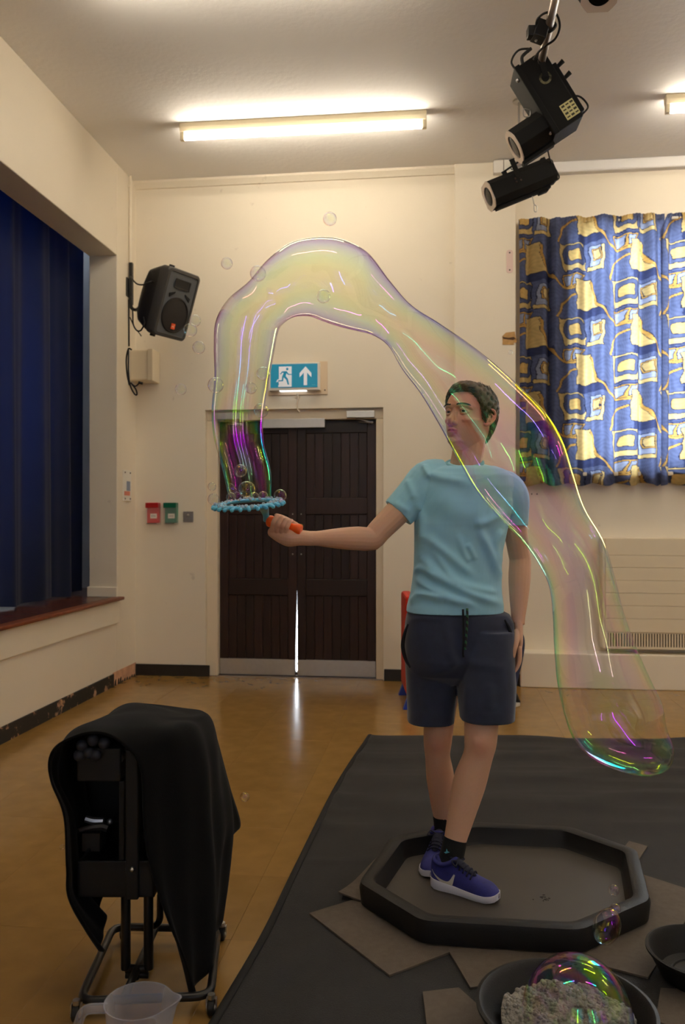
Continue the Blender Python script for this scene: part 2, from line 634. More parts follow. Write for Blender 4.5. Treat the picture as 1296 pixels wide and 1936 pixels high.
# the double door
dr = thing('door_1', view=False, base=(0, 0, 0), kind='structure')
frame_m = M('cream_door_frame', rgb(228, 214, 190), .35, var=.03)
wood_m = M('dark_stained_oak', rgb(38, 22, 19), .38, var=.35, vscale=5, stretch=(14, 14, .8), bump=.06, bscale=40, rand=.35)
FY = YB + .045
JL, JR = D0 + .092, D1 - .062
fr = part('frame', MB().bx(D0, JL, FY, FY + .16, 0, 2.105).bx(JR, D1, FY, FY + .16, 0, 2.105).bx(D0, D1, FY, FY + .16, 2.105, DH), frame_m, dr, bevel=.006)
part('frame_stop', MB().bx(JL, JL + .012, FY + .06, FY + .16, 0, 2.1).bx(JR - .012, JR, FY + .06, FY + .16, 0, 2.1), frame_m, dr)
LY = FY + .05
mid = (JL + JR) / 2
for side in (0, 1):
    x0, x1 = (JL + .004, mid - .0015) if side == 0 else (mid + .0015, JR - .004)
    leaf = part('leaf', MB().bx(x0, x1 - (.013 if side == 0 else 0), LY + .022, LY + .036, .006, 2.10) if side else MB().bx(x0, x1 - .013, LY + .022, LY + .036, .006, 2.10), wood_m, dr)
    sw = .072                                               # stile width
    a, c = (x0, x1)
    for q, (s0, s1) in enumerate(((a, a + sw), (c - sw, c))):
        if side == 0 and q == 1:                            # meeting stile, worn back towards the floor: daylight shows
            sb_ = MB().prism([(s0, .006), (s1 - .011, .006), (s1 - .010, .25), (s1, .66), (s1, 2.10), (s0, 2.10)], .04, o=(0, LY, 0), X=(1, 0, 0), Y=(0, 0, 1), N=(0, 1, 0))
        else:
            sb_ = MB().bx(s0, s1, LY, LY + .04, .006, 2.10)
        part('stile', sb_, wood_m, leaf, bevel=.004)
    for z0, z1 in ((2.00, 2.10), (1.333, 1.467), (.665, .80)):
        part('rail', MB().bx(a + sw, c - sw, LY + .003, LY + .037, z0, z1), wood_m, leaf, bevel=.004)
    nb = 7
    bw = (c - a - 2 * sw) / nb
    for z0, z1 in ((1.467, 2.0), (.80, 1.333), (.135, .665)):
        for k in range(nb):
            xx = a + sw + k * bw
            part('plank', MB().bx(xx + .001, xx + bw - .001, LY + .011 + .0015 * ((k * 7 + side) % 3), LY + .026, z0, z1), wood_m, leaf, bevel=.0045)
    part('kick_plate', MB().bx(a + .004, c - (.016 if side == 0 else .004), LY - .004, LY + .036, .008, .137), alu, leaf, bevel=.001)
    # closer and its folded arm
    cx0, cx1 = (JL - .0, JL + .20) if side == 0 else (JR - .235, JR - .01)
    part('closer_box', MB().bx(cx0, cx1, FY - .05, FY, 2.11, 2.165), alu, dr, bevel=.003)
    am = (cx0 + cx1) / 2 - .04
    part('closer_arm', MB().tube([(am, FY - .03, 2.105), (am + .13, LY - .04, 2.075), (am + .10, LY - .02, 2.07)], .006, 6).tube([(am + .13, LY - .04, 2.075), (am + .02, LY - .03, 2.08)], .005, 6).ball((am + .13, LY - .04, 2.076), .011), steel, dr, smooth=True)
    hx, hz = (mid + .035, 1.235) if side else (mid - .036, 1.13)
    Ry = [(1, 0, 0), (0, 0, -1), (0, 1, 0)]
    part('knob', MB().lathe([(0, 0), (.017, 0), (.017, .005), (.008, .008), (.007, .024), (.015, .03), (.018, .04), (.014, .05), (0, .053)], 14, c=(hx, LY, hz), M=Ry), brass, leaf, smooth=40)
    part('lock_screws', MB().ball((hx, LY, 1.335), (.006, .003, .006), 8, 6).ball((hx, LY, 1.005), (.007, .003, .007), 8, 6), steel, leaf, smooth=True)
part('head_plate', MB().bx(at_y(498, 800, LY)[0], at_y(616, 800, LY)[0], FY - .006, FY + .03, at_y(560, 810, LY)[2], at_y(560, 793, LY)[2]), alu, dr, bevel=.002)
part('threshold', MB().bx(JL, JR, LY + .036, LY + .10, 0, .03).bx(JL, JR, LY - .012, LY + .05, 0, .0075), M('dark_threshold', rgb(70, 58, 50), .5, metal=.3), dr)  # sill added to close the daylight leak under the leaves
part('daylight_stop', MB().bx(mid - .05, mid + .05, LY + .037, LY + .055, .70, 2.10).bx(JL, JR, LY + .037, LY + .07, 2.07, 2.12).bx(JL, mid - .03, LY + .036, LY + .06, .02, .08).bx(mid + .02, JR, LY + .036, LY + .06, .02, .08), wood_m, dr)  # unseen strips added behind the leaves to block stray daylight


# ------------------------------------------------------------------ windows
def window(name, x0, x1, z0, z1, yw, sgn, nx, portal_=True):
    """timber window in a wall whose inner face is yw; outdoors lies towards sgn"""
    wm = M('white_window_frame', rgb(225, 225, 222), .4)
    r = thing(name, view=False, base=((x0 + x1) / 2, yw, z0), kind='structure')
    y = yw + sgn * .14
    fb = MB()
    for a0, a1, c0, c1 in ((x0, x0 + .05, z0, z1), (x1 - .05, x1, z0, z1), (x0, x1, z0, z0 + .05), (x0, x1, z1 - .05, z1)):
        fb.bx(a0, a1, min(y, y + sgn * .06), max(y, y + sgn * .06), c0, c1)
    part('window_frame', fb, wm, r, bevel=.004)
    for k in range(1, nx):
        xx = x0 + (x1 - x0) * k / nx
        part('mullion', MB().bx(xx - .03, xx + .03, min(y, y + sgn * .06), max(y, y + sgn * .06), z0, z1), wm, r, bevel=.004)
    zt = z0 + (z1 - z0) * .7
    part('transom', MB().bx(x0, x1, min(y, y + sgn * .05), max(y, y + sgn * .05), zt - .02, zt + .02), wm, r)
    gl = M('window_glass', (1, 1, 1, 1), 0.0, trans=1.0)
    if 'thin' not in gl:
        gl['thin'] = 1
        n = gl.node_tree
        tr = n.nodes.new('ShaderNodeBsdfTransparent')
        tr.inputs[0].default_value = (.93, .95, .95, 1)
        gs = n.nodes.new('ShaderNodeBsdfGlossy')
        gs.inputs['Roughness'].default_value = 0
        fz = n.nodes.new('ShaderNodeFresnel')
        mx = n.nodes.new('ShaderNodeMixShader')
        n.links.new(fz.outputs[0], mx.inputs[0])
        n.links.new(tr.outputs[0], mx.inputs[1])
        n.links.new(gs.outputs[0], mx.inputs[2])
        n.links.new(mx.outputs[0], n.nodes['Material Output'].inputs[0])
    for k in range(nx):
        a0, a1 = x0 + (x1 - x0) * k / nx + .03, x0 + (x1 - x0) * (k + 1) / nx - .03
        part('pane', MB().bx(a0, a1, min(y + sgn * .028, y + sgn * .032), max(y + sgn * .028, y + sgn * .032), z0 + .05, z1 - .05), gl, r)
    part('window_sill', MB().bx(x0 - .05, x1 + .05, min(yw - sgn * .04, y), max(yw - sgn * .04, y), z0 - .03, z0), gloss_w, r, bevel=.006)
    portal(((x0 + x1) / 2, y + sgn * .08, (z0 + z1) / 2), (math.pi / 2 * (-1 if sgn > 0 else 1), 0, 0), x1 - x0, z1 - z0)
    return r


win1 = window('window_1', WX0, WX1, WZ0, WZ1, YB + .04, 1, 4)
win2 = window('window_2', 4.6, 7.0, WZ0, WZ1, YB + .04, 1, 4)
rear = [window('window_%d' % (k + 3), a0, a1, 1.2, 3.4, YR, -1, 3) for k, (a0, a1) in enumerate(RW)]
swin = window('window_6', -4.4, -3.6, 1.6, 3.0, 7.0, 1, 1)

# ------------------------------------------------------------------ printed curtains
BLUE, LBLUE, YEL, GOLD, INK, DBLUE = (np.array(rgb(*c)[:3]) for c in ((92, 102, 140), (150, 160, 190), (212, 186, 128), (198, 156, 86), (40, 43, 66), (58, 66, 104)))


def sbox(x, y, cx, cy, hx, hy, r):
    qx, qy = np.abs(x - cx) - hx + r, np.abs(y - cy) - hy + r
    return np.hypot(np.maximum(qx, 0), np.maximum(qy, 0)) + np.minimum(np.maximum(qx, qy), 0) - r


def spoly(x, y, pts):
    """signed distance to a polygon"""
    d = np.full(x.shape, 1e9)
    s = np.ones(x.shape)
    n = len(pts)
    for i in range(n):
        a, b_ = np.array(pts[i], float), np.array(pts[i - 1], float)
        ex, ey = b_ - a
        wx, wy = x - a[0], y - a[1]
        t = np.clip((wx * ex + wy * ey) / (ex * ex + ey * ey), 0, 1)
        d = np.minimum(d, (wx - ex * t) ** 2 + (wy - ey * t) ** 2)
        c1, c2, c3 = y >= a[1], y < b_[1], ex * wy > ey * wx
        s = np.where((c1 & c2 & c3) | (~c1 & ~c2 & ~c3), -s, s)
    return s * np.sqrt(d)


def sline(x, y, pts):
    d = np.full(x.shape, 1e9)
    p = crom(pts, 14)
    for a, b_ in zip(p[:-1], p[1:]):
        ex, ey = b_ - a
        wx, wy = x - a[0], y - a[1]
        t = np.clip((wx * ex + wy * ey) / (ex * ex + ey * ey + 1e-9), 0, 1)
        d = np.minimum(d, (wx - ex * t) ** 2 + (wy - ey * t) ** 2)
    return np.sqrt(d)


def cloth_print(X, Y):
    """hand-drawn blue and yellow print; X right, Y down, in units of about 1.2 mm"""
    X = X + 5 * np.sin(Y / 37 + X / 90) + 3 * np.sin(Y / 13)
    Y = Y + 4 * np.sin(X / 31) + 2 * np.sin(X / 11 + Y / 70)
    PX, PY_ = 325.0, 480.0
    out = np.empty(X.shape + (3,))
    mott = 0.5 + 0.5 * np.sin(X / 9 + 3 * np.sin(Y / 21)) * np.sin(Y / 7 + 2 * np.sin(X / 17))
    hatch = 0.5 + 0.5 * np.sin(X * .9 + 2 * np.sin(Y / 15))
    out[:] = BLUE * (0.70 + .48 * (mott * .6 + hatch * .4))[..., None]

    def fill(d, c, ink=4.0):
        m = d < ink
        out[m] = INK
        m = d < 0
        out[m] = c * (0.86 + .22 * mott[m])[..., None]

    col = np.floor(X / PX)
    for dc in (-1, 0, 1):
        cc = col + dc
        x = X - cc * PX
        yy = Y - cc * 240.0
        row = np.floor(yy / PY_)
        for dr_ in (-1, 0, 1):
            y = yy - (row + dr_) * PY_
            x_, y_ = x - 160, y - 120
            # dark bands
            fill(spoly(x_, y_, [(-300, 112), (-130, 105), (-120, 160), (-296, 168)]), DBLUE, 0)
            # big yellow leaf
            fill(spoly(x_, y_, [(-305, -80), (-222, -80), (-205, 10), (-160, 105), (-308, 115)]), YEL)
            # frame with the rounded ring
            fill(spoly(x_, y_, [(-95, -70), (62, -72), (66, 5), (72, 96), (-62, 104), (-80, 20)]), YEL)
            fill(sbox(x_, y_, 2, 0, 62, 60, 26), BLUE * .85)
            fill(sbox(x_, y_, 6, 2, 34, 33, 12), YEL * np.array([1.0, .93, .8]))
            fill(spoly(x_, y_, [(-50, 96), (74, 92), (74, 100), (-50, 104)]), DBLUE, 0)
            fill(spoly(x_, y_, [(-50, 112), (76, 108), (76, 115), (-50, 119)]), DBLUE, 0)
            # cup shape under it
            fill(spoly(x_, y_, [(-76, 126), (72, 122), (40, 190), (-20, 216), (-62, 206)]), GOLD)
            fill(spoly(x_, y_, [(-64, 136), (-2, 134), (-20, 190), (-52, 198)]), LBLUE)
            fill(spoly(x_, y_, [(12, 134), (58, 132), (32, 178), (0, 196)]), LBLUE)
            # square in an L frame
            fill(spoly(x_, y_, [(80, 104), (84, 80), (150, 78), (152, -40), (176, -42), (178, 108)]), YEL)
            fill(sbox(x_, y_, 128, 16, 32, 64, 4), LBLUE)
            fill(sbox(x_, y_, 138, 8, 24, 36, 3), GOLD)
            fill(sbox(x_, y_, 139, 8, 16, 27, 3), YEL)
            # swooping lines
            d = sline(x_, y_, [(-222, -60), (-190, 60), (-128, 142), (-72, 200), (10, 214), (60, 190)])
            fill(d - 6.5, GOLD, 2.0)
            d = sline(x_, y_, [(-104, 400), (-78, 320), (-36, 276), (8, 258)])
            fill(d - 6.0, GOLD, 2.0)
    return np.clip(out, 0, 1)


print_m = attr_mat('printed_curtain_cloth', rough=.9, translucent=.55, bump=.05, bscale=700)


def curtain_grid(x0, x1, z0, z1, y, seed, step=.0042, dirx=1.0, header=.085):
    r = np.random.default_rng(seed)
    nx, nz = int((x1 - x0) / step), int((z1 - z0) / step)
    X, Z = np.meshgrid(np.linspace(x0, x1, nx), np.linspace(z1, z0, nz))
    t = (z1 - Z) / (z1 - z0)
    ph = r.uniform(0, 6, 8)
    fold = .042 * np.sin(X * 38 + 1.6 * np.sin(X * 7 + ph[0]) + ph[1] + .25 * t) + .018 * np.sin(X * 71 + ph[2] + .8 * t) + .008 * np.sin(X * 17 + ph[3])
    fold *= .35 + .6 * np.clip(t * 9, 0, 1)
    fine = .005 * np.sin(X * 260 + ph[4] + 1.5 * np.sin(X * 31)) * np.clip(1 - (z1 - Z) / header, 0, 1) ** .5
    Y = y + fold + fine + .012 * np.sin(t * 5 + ph[5]) * t
    Z = Z + .006 * np.sin(X * 24 + ph[6]) * np.where(t < .02, 1, 0) + .012 * np.sin(X * 33 + ph[7]) * np.clip((t - .96) * 25, 0, 1)
    Xw = X + .012 * np.cos(X * 38 + ph[1]) * np.clip(t * 4, 0, 1)
    return Xw, Y, Z, X, fold


# window curtains (two panels of the window in view)
YC = YB - .05
zt, zb = at_y(1120, 408, YC)[2], at_y(1120, 916, YC)[2]
c0, c1, c2 = at_y(981, 600, YC)[0], at_y(1258, 600, YC)[0], at_y(1249, 600, YC)[0]
for nm, x0, x1, seed, lab in (('window_curtain', c0, c1, 3, 'blue and yellow patterned curtain, the full panel drawn beside the pilaster'),
                              ('window_curtain', c2, c2 + .7, 5, 'blue and yellow patterned curtain cut off by the right edge of the photo')):
    Xw, Y, Z, X, fold = curtain_grid(x0, x1, zb, zt, YC, seed)
    if x0 > c0:
        Xw = Xw + .06 * np.clip(1 - (zt - Z) / .13, 0, 1) * np.clip(1 - (X - x0) / .12, 0, 1)
        Y = Y + .02
    q = MB().grid(np.dstack([Xw, Y, Z]))
    base = np.array([(x0 + x1) / 2, YC, zb])
    o = thing(nm, lab, 'curtain', base, view=False, group='printed window curtains')
    p_ = part('curtain_panel', q, print_m, o, smooth=True, flip=False)
    k = 830.0
    vcol(p_.data, cloth_print((X - c0) * k + 135 + 45 * fold, (zt - Z) * k + 115).reshape(-1, 3))
    part('hem', MB().grid(np.dstack([Xw[-9:, ::3], Y[-9:, ::3] + .004, Z[-9:, ::3]])), M('curtain_hem', rgb(66, 74, 116), .9), o, smooth=True, flip=False)
rail = MB().tube([(c0 - .02, YC + .035, zt - .03), (c2 + .7, YC + .035, zt - .03)], .012, 8)
for k in range(3):
    rail.bx(c0 + .1 + k * .75, c0 + .12 + k * .75, YC + .03, YB + .05, zt - .04, zt - .02)
solo('curtain_rail', rail, white_pl, 'slim white rail carrying the blue and yellow window curtains', 'curtain rail', view=False)
# unseen windows' curtains; middle gaps sized for cool fill and bubble streaks
for r_, (a0, a1), yy, zz0, zz1, gap in [(win2, (4.55, 7.05), YC, 1.55, 3.66, 1.3)] + [(rear[k], RW[k], YR + .08, 1.05, 3.5, g) for k, g in enumerate((.10, .08, .14))]:
    m_ = (a0 + a1) / 2 + rng.uniform(-.2, .2)
    for x0, x1 in ((a0 - .08, m_ - gap / 2), (m_ + gap / 2, a1 + .08)):
        Xw, Y, Z, X, fold = curtain_grid(x0, x1, zz0, zz1, yy, int(x0 * 100) % 97, step=.03)
        p_ = part('curtain_panel', MB().grid(np.dstack([Xw, Y, Z])), print_m, r_, smooth=True, flip=False)
        vcol(p_.data, cloth_print(X * 850 + 92, (zz1 - Z) * 850 + 5).reshape(-1, 3))

# stage curtain: heavy navy cloth in deep folds
navy = M('navy_stage_cloth', rgb(22, 28, 46), .9, spec=.2, sheen=.1, var=.12, vscale=5, bump=.04, bscale=400)
tn = navy.node_tree
tl = tn.nodes.new('ShaderNodeBsdfTranslucent')
tl.inputs[0].default_value = rgb(40, 78, 190)
mx = tn.nodes.new('ShaderNodeMixShader')
mx.inputs[0].default_value = .07
tn.links.new(tn.nodes['Principled BSDF'].outputs[0], mx.inputs[1])
tn.links.new(tl.outputs[0], mx.inputs[2])
tn.links.new(mx.outputs[0], tn.nodes['Material Output'].inputs[0])
XC = -2.90
sct = thing('stage_curtain', 'heavy navy stage curtain in deep folds across the stage opening', 'curtain', (XC, 3, ZS), view=False)
ye = at_x(154, 700, XC)[1]
for x_, y0, y1, seed in ((XC, 2.2, ye, 1), (XC + .03, -.6, 2.25, 2)):
    r = np.random.default_rng(seed)
    n = int((y1 - y0) / .012)
    Yg, Zg = np.meshgrid(np.linspace(y0, y1, n), np.linspace(ZS + .02, 4.2, 24))
    t = (Zg - ZS) / 3.5
    ph = r.uniform(0, 6, 5)
    f = .050 * np.sin(Yg * 17 + 1.1 * np.sin(Yg * 2.3 + ph[0]) + ph[1] + .3 * t) + .012 * np.sin(Yg * 37 + ph[2] + .9 * t) + .02 * np.sin(Yg * 7 + ph[3])
    Xg = x_ + f * (1 - .35 * t)
    Zg = Zg + np.where(t < .03, .012 * np.sin(Yg * 9), 0)
    part('curtain_leaf', MB().grid(np.dstack([Xg, Yg + .012 * t * np.sin(Yg * 7), Zg])), navy, sct, smooth=True, flip=False)
# ------------------------------------------------------------------ ceiling lights
tube_m = bpy.data.materials.new('fluorescent_glow')
tube_m.use_nodes = True
n_ = tube_m.node_tree
n_.nodes.remove(n_.nodes['Principled BSDF'])
em = n_.nodes.new('ShaderNodeEmission')
em.inputs[0].default_value = (*TUBE_C, 1)
em.inputs[1].default_value = TUBE_L
n_.links.new(em.outputs[0], n_.nodes['Material Output'].inputs[0])
batten_m = M('cream_batten', rgb(232, 218, 186), .4)


def ceiling_light(x, y, label, L=1.73):
    r = thing('fluorescent_light', label, 'ceiling light', (x, y, ZC), view=False, group='fluorescent ceiling lights')
    h = L / 2
    part('batten', MB().prism([(-.032, 0), (-.032, -.03), (-.02, -.058), (.02, -.058), (.032, -.03), (.032, 0)], L, o=(x - h, y, ZC), X=(0, 1, 0), Y=(0, 0, 1), N=(1, 0, 0)), batten_m, r, bevel=.003)
    part('fluorescent_tube', MB().tube([(x - h + .035, y, ZC - .092), (x + h - .035, y, ZC - .092)], .02, 10), tube_m, r, smooth=40)
    for s in (-1, 1):
        part('end_holder', MB().bx(x + s * h - .03 * (s > 0), x + s * h + .03 * (s < 0), y - .016, y + .016, ZC - .115, ZC - .05), batten_m, r, bevel=.004)
    return r


LX = (-0.965, 2.33, 5.6)
LYS = (5.66, 3.98, 1.7)
for j, y in enumerate(LYS):
    for i, x in enumerate(LX):
        if (i, j) == (0, 3):
            continue
        if (i, j) == (0, 0):
            lab = 'long lit fluorescent batten on the ceiling, the whole one, left of the stage lamps'
        elif (i, j) == (1, 0):
            lab = 'lit fluorescent batten cut off by the right edge of the photo'
        elif (i, j) == (0, 1):
            lab = 'fluorescent batten just above the frame whose glow shows on the ceiling'
        else:
            lab = 'lit fluorescent batten on the part of the ceiling outside the photo'
        o = ceiling_light(x, y, lab)
        o.rotation_euler = (0, 0, math.radians(0.6))

# ------------------------------------------------------------------ lighting bar and stage lamps
lamp_m = M('black_lamp_body', rgb(13, 12, 12), .7, spec=.25, var=.2, vscale=20, bump=.03, bscale=200)
silver = M('worn_silver_plate', rgb(205, 190, 178), .4, metal=.3)
lens_m = M('dark_lens', rgb(6, 6, 8), .35, spec=.15)
DB = 3.75                                                   # distance of the bar where it leaves the frame
zb_ = P(1050, 0, DB)[2]
bx_ = W(P(1050, 0, DB))[0]
y_far = W(at_z(985, 262, zb_))[1] + .5
bar = thing('lighting_bar', 'grey scaffold pipe slung under the ceiling, carrying the stage lamps', 'pipe', (bx_, 2.4, zb_), view=False)
part('pipe', MB().tube([(bx_, 1.2, zb_), (bx_, y_far, zb_)], .021, 14), M('galvanised_pipe', rgb(178, 166, 156), .35, metal=.7, var=.08, vscale=30), bar, smooth=40)
for y in (1.8, y_far - .12):
    part('hanger', MB().tube([(bx_, y, zb_), (bx_, y, ZC)], .007, 8).lathe([(.0, 0), (.04, 0), (.04, -.012), (0, -.012)], 14, c=(bx_, y, ZC)).lathe([(.021, -.02), (.028, -.02), (.028, .02), (.021, .02)], 14, c=(bx_, y, zb_), M=[(1, 0, 0), (0, 0, 1), (0, -1, 0)]), steel, bar, smooth=40)


def frame_from(p, up):
    X = nrm(p)
    Y = nrm(np.cross(up, X))
    return np.column_stack([X, Y, np.cross(X, Y)])


def octo(w, h, c=.3):
    return [(-w, -h * (1 - 2 * c)), (-w * (1 - 2 * c), -h), (w * (1 - 2 * c), -h), (w, -h * (1 - 2 * c)), (w, h * (1 - 2 * c)), (w * (1 - 2 * c), h), (-w * (1 - 2 * c), h), (-w, h * (1 - 2 * c))]


def lamp_snoot(r, Rm, c, x0, x1, w, h, cz=.3, nm='lens_tube'):
    """square-shouldered tube along local X with a silver front plate and a dark lens"""
    X, Y, Z = Rm[:, 0], Rm[:, 1], Rm[:, 2]
    t = part(nm, MB().prism(octo(w, h, cz), x1 - x0, o=c + X * x0, X=Y, Y=Z, N=X), lamp_m, r, bevel=.004)
    b = MB()
    a = np.linspace(0, 2 * math.pi, 24, endpoint=False)
    o8 = np.array(octo(w * 1.03, h * 1.03, cz))
    ang = np.arctan2(o8[:, 1], o8[:, 0])
    out = []
    for q in a:                                             # octagon seen along direction q
        best = 1e9
        for i in range(8):
            p1, p2 = o8[i], o8[(i + 1) % 8]
            d = np.array([math.cos(q), math.sin(q)])
            den = d[0] * (p2 - p1)[1] - d[1] * (p2 - p1)[0]
            if abs(den) > 1e-9:
                s_ = (p1[0] * (p2 - p1)[1] - p1[1] * (p2 - p1)[0]) / den
                if 0 < s_ < best:
                    k = p1 + 0
                    best = s_
        out.append(best)
    out = np.array(out)
    ri = min(w, h) * .74
    ring = lambda rad, x: np.array([c + X * x + (Y * math.cos(q) + Z * math.sin(q)) * (rad[i] if hasattr(rad, '__len__') else rad) for i, q in enumerate(a)])
    b.rings([ring(out, x1), ring(out, x1 + .006), ring(ri, x1 + .006), ring(ri * .97, x1 - .02)], cap=False)
    part('front_plate', b, silver, r)
    part('lens', MB().rings([ring(ri * .99, x1 + .001), ring(ri * .6, x1 + .004), ring(ri * .05, x1 + .006)]), lens_m, r, smooth=True)


def clamp_at(r, p_bar, p_lamp, Rm, half, drop, mat=lamp_m):
    """hook clamp on the bar plus a forked yoke down to the lamp's two sides"""
    b = MB().tube([p_bar + (0, 0, .03), p_bar + (.03, 0, .025), p_bar + (.034, 0, 0), p_bar + (.02, 0, -.03), p_bar + (0, 0, -.04), p_bar + (0, 0, -.07)], .011, 8, n=16)
    part('hook_clamp', b, mat, r, smooth=True)


def bent_strip(pts, wdir, w, t):
    b = MB()
    pts = np.asarray(pts, float)
    wd = nrm(wdir)
    for i in range(len(pts) - 1):
        d = pts[i + 1] - pts[i]
        L_ = np.linalg.norm(d)
        d = d / L_
        n2 = nrm(np.cross(d, wd))
        b.box((pts[i] + pts[i + 1]) / 2, (L_ + t, w, t), np.column_stack([d, wd, n2]))
    return b


# lamp 1: big box-bodied profile lamp (view frame, distance about 4.35)
D1_ = 4.35
cA = P(1037, 187, D1_)
aA = nrm(np.array([75, 0, -122.0]))                          # long axis, down to the right
bA = nrm(np.array([-.85, 0, -.53]))
pA = nrm(bA * math.cos(-.12) + np.array([0, -1, 0]) * math.sin(-.12))
RA = np.column_stack([pA, np.cross(-aA, pA), -aA])
r = thing('stage_lamp', 'big black box-bodied stage lamp with a label sticker, uppermost of the three full lamps', 'stage lamp', cA)
LA = 2 * .200
part('body', MB().box(cA, (.15, .20, LA), RA), lamp_m, r, bevel=.008)
for k, (dx, dz) in enumerate(((.083, 0),)):
    part('front_rib', MB().box(cA + RA @ (dx, 0, 0), (.03, .215, LA * 1.02), RA), lamp_m, r, bevel=.004)
part('rear_cover', MB().box(cA + RA @ (-.085, 0, -.03), (.03, .17, LA * .72), RA).box(cA + RA @ (-.10, 0, .0), (.03, .05, .12), RA), lamp_m, r, bevel=.006)
for z in (-.17, -.07, .15):
    part('bolt', MB().ball(cA + RA @ (.100, .062, z), .012, 10, 7), steel, r, smooth=True)
    part('bolt', MB().ball(cA + RA @ (.07, -.109, z), .010, 10, 7), steel, r, smooth=True)
lamp_snoot(r, RA, cA + RA @ (0, 0, -.115), .07, .27, .095, .085)
part('side_strip', MB().box(cA + RA @ (.19, 0, -.215), (.19, .05, .018), RA), lamp_m, r, bevel=.003)
sd = -1 if RA[1, 1] > 0 else 1                               # the side that faces the camera
part('pivot_ring', MB().lathe([(.020, 0), (.032, 0), (.032, .008), (.020, .008)], 20, c=cA + RA @ (-.01, sd * .1, .07), M=RA @ np.array([(1, 0, 0), (0, 0, sd), (0, -sd, 0)]).T), M('pale_ring', rgb(205, 196, 150), .5), r, smooth=40)
stk = part('label_sticker', MB().box(cA + RA @ (-.03, sd * .1012, -.135), (.075, .002, .085), RA), M('cream_label', rgb(206, 198, 140), .6), r)
b = MB()
for i in range(3):
    for k in range(4):
        b.box(cA + RA @ (-.055 + i * .024, sd * .1025, -.165 + k * .02), (.017, .001, .007 + .004 * ((i + k) % 2)), RA)
part('label_print', b, M('dark_print', rgb(60, 56, 40), .7), stk)
barA = np.array([cA[0] - .03, D1_ - .02, cA[2] + .30])
wb = lambda y: np.array([bx_ * CT + y * ST, -bx_ * ST + y * CT, zb_])   # point of the bar in the view frame
yA = W(cA)[1] - .03
pb = wb(yA)
part('yoke', bent_strip([cA + RA @ (-.01, sd * .112, .07), cA + RA @ (-.01, sd * .125, .12) + (0, 0, .04), (pb + cA + RA @ (0, sd * .12, .2)) / 2 + (0, 0, .03), pb + (0, 0, -.055)], (1, 0, .2), .03, .006)
     .add(*(lambda m: (m.verts(), m.f))(bent_strip([cA + RA @ (-.01, -sd * .112, .07), cA + RA @ (-.01, -sd * .12, .2), pb + (0, 0.03, -.055)], (1, 0, .2), .03, .006))), lamp_m, r)
part('hook_clamp', MB().tube([pb + (-.03, 0, .0), pb + (-.02, 0, .028), pb + (0, 0, .034), pb + (.03, 0, .02), pb + (.034, 0, -.01), pb + (.012, 0, -.05)], .012, 8, n=18).tube([pb + (.012, 0, -.03), pb + (.03, -.03, -.09)], .008, 8), lamp_m, r, smooth=True)
b = MB()
for z, s_ in ((.10, 1), (.03, .8)):
    b.tube([cA + RA @ (-.09, sd * .02, z), cA + RA @ (-.15, sd * .04, z + .01)], [.008, .013], 8)
part('wing_nut', b, lamp_m, r, smooth=True)
part('cable', MB().tube([cA + RA @ (.06, 0, .21), cA + RA @ (.06, 0, .27), cA + RA @ (.0, 0, .30), cA + RA @ (-.06, 0, .27)], .0055, 7, n=18), rubber, r, smooth=True)
part('cable', MB().tube([cA + RA @ (.03, .03, .21), cA + RA @ (.01, .03, .25), cA + RA @ (-.05, .03, .26)], .009, 7, n=12), rubber, r, smooth=True)
part('cable', MB().tube([cA + RA @ (-.10, 0, -.05), cA + RA @ (-.15, -.02, -.08), cA + RA @ (-.15, 0, -.15), cA + RA @ (-.1, 0, -.17)], .005, 7, n=18), rubber, r, smooth=True)
part('safety_ring', MB().tube([cA + RA @ (.12, .05, -.01), cA + RA @ (.15, .06, .01), cA + RA @ (.165, .05, -.02), cA + RA @ (.14, .05, -.035), cA + RA @ (.12, .05, -.01)], .003, 6, n=20), steel, r, smooth=True)

# lamp 2: slim profile lamp hanging lowest
D2_ = 5.0
cB = P(979, 350, D2_)
pB = nrm(nrm(np.array([-105, 0, -45.0])) * math.cos(.07) + np.array([0, -1, 0]) * math.sin(.07))
RB = frame_from(pB, (0, 0, 1))
r = thing('stage_lamp', 'slim black stage lamp with a silver front, lowest on the bar', 'stage lamp', cB)
lamp_snoot(r, RB, cB, -.20, .19, .078, .078, .2, 'body')
part('rear_cap', MB().prism(octo(.07, .07, .2), .03, o=cB - RB[:, 0] * .23, X=RB[:, 1], Y=RB[:, 2], N=RB[:, 0]).box(cB + RB @ (-.205, 0, .082), (.03, .03, .025), RB), lamp_m, r, bevel=.004)
part('side_strip', MB().box(cB + RB @ (.0, 0, -.086), (.36, .05, .016), RB).box(cB + RB @ (-.13, 0, -.095), (.06, .04, .02), RB), lamp_m, r, bevel=.003)
pb = wb(W(cB)[1])
for s_ in (-1, 1):
    q0 = cB + RB @ (0.01, s_ * .083, 0.02)
    q1 = cB + RB @ (0.01, s_ * .086, .13)
    q2 = np.array([cB[0] * .5 + pb[0] * .5 + RB[0, 1] * s_ * .05, q1[1] * .6 + pb[1] * .4, q1[2] + .05])
    part('yoke_arm', bent_strip([q0, q1, q2, pb + (0, 0, -.045)], RB[:, 0], .03, .006), lamp_m, r)
part('hook_clamp', MB().tube([pb + (-.03, 0, .0), pb + (-.02, 0, .028), pb + (0, 0, .034), pb + (.03, 0, .02), pb + (.034, 0, -.01), pb + (.0, 0, -.05)], .012, 8, n=18), lamp_m, r, smooth=True)
for k in range(4):
    part('bolt', MB().ball(cB + RB @ (.0 + .03 * (k % 2), -.0785 if RB[1, 1] > 0 else .0785, .02 * (k // 2)), .006, 8, 6), screw_m, r, smooth=True)
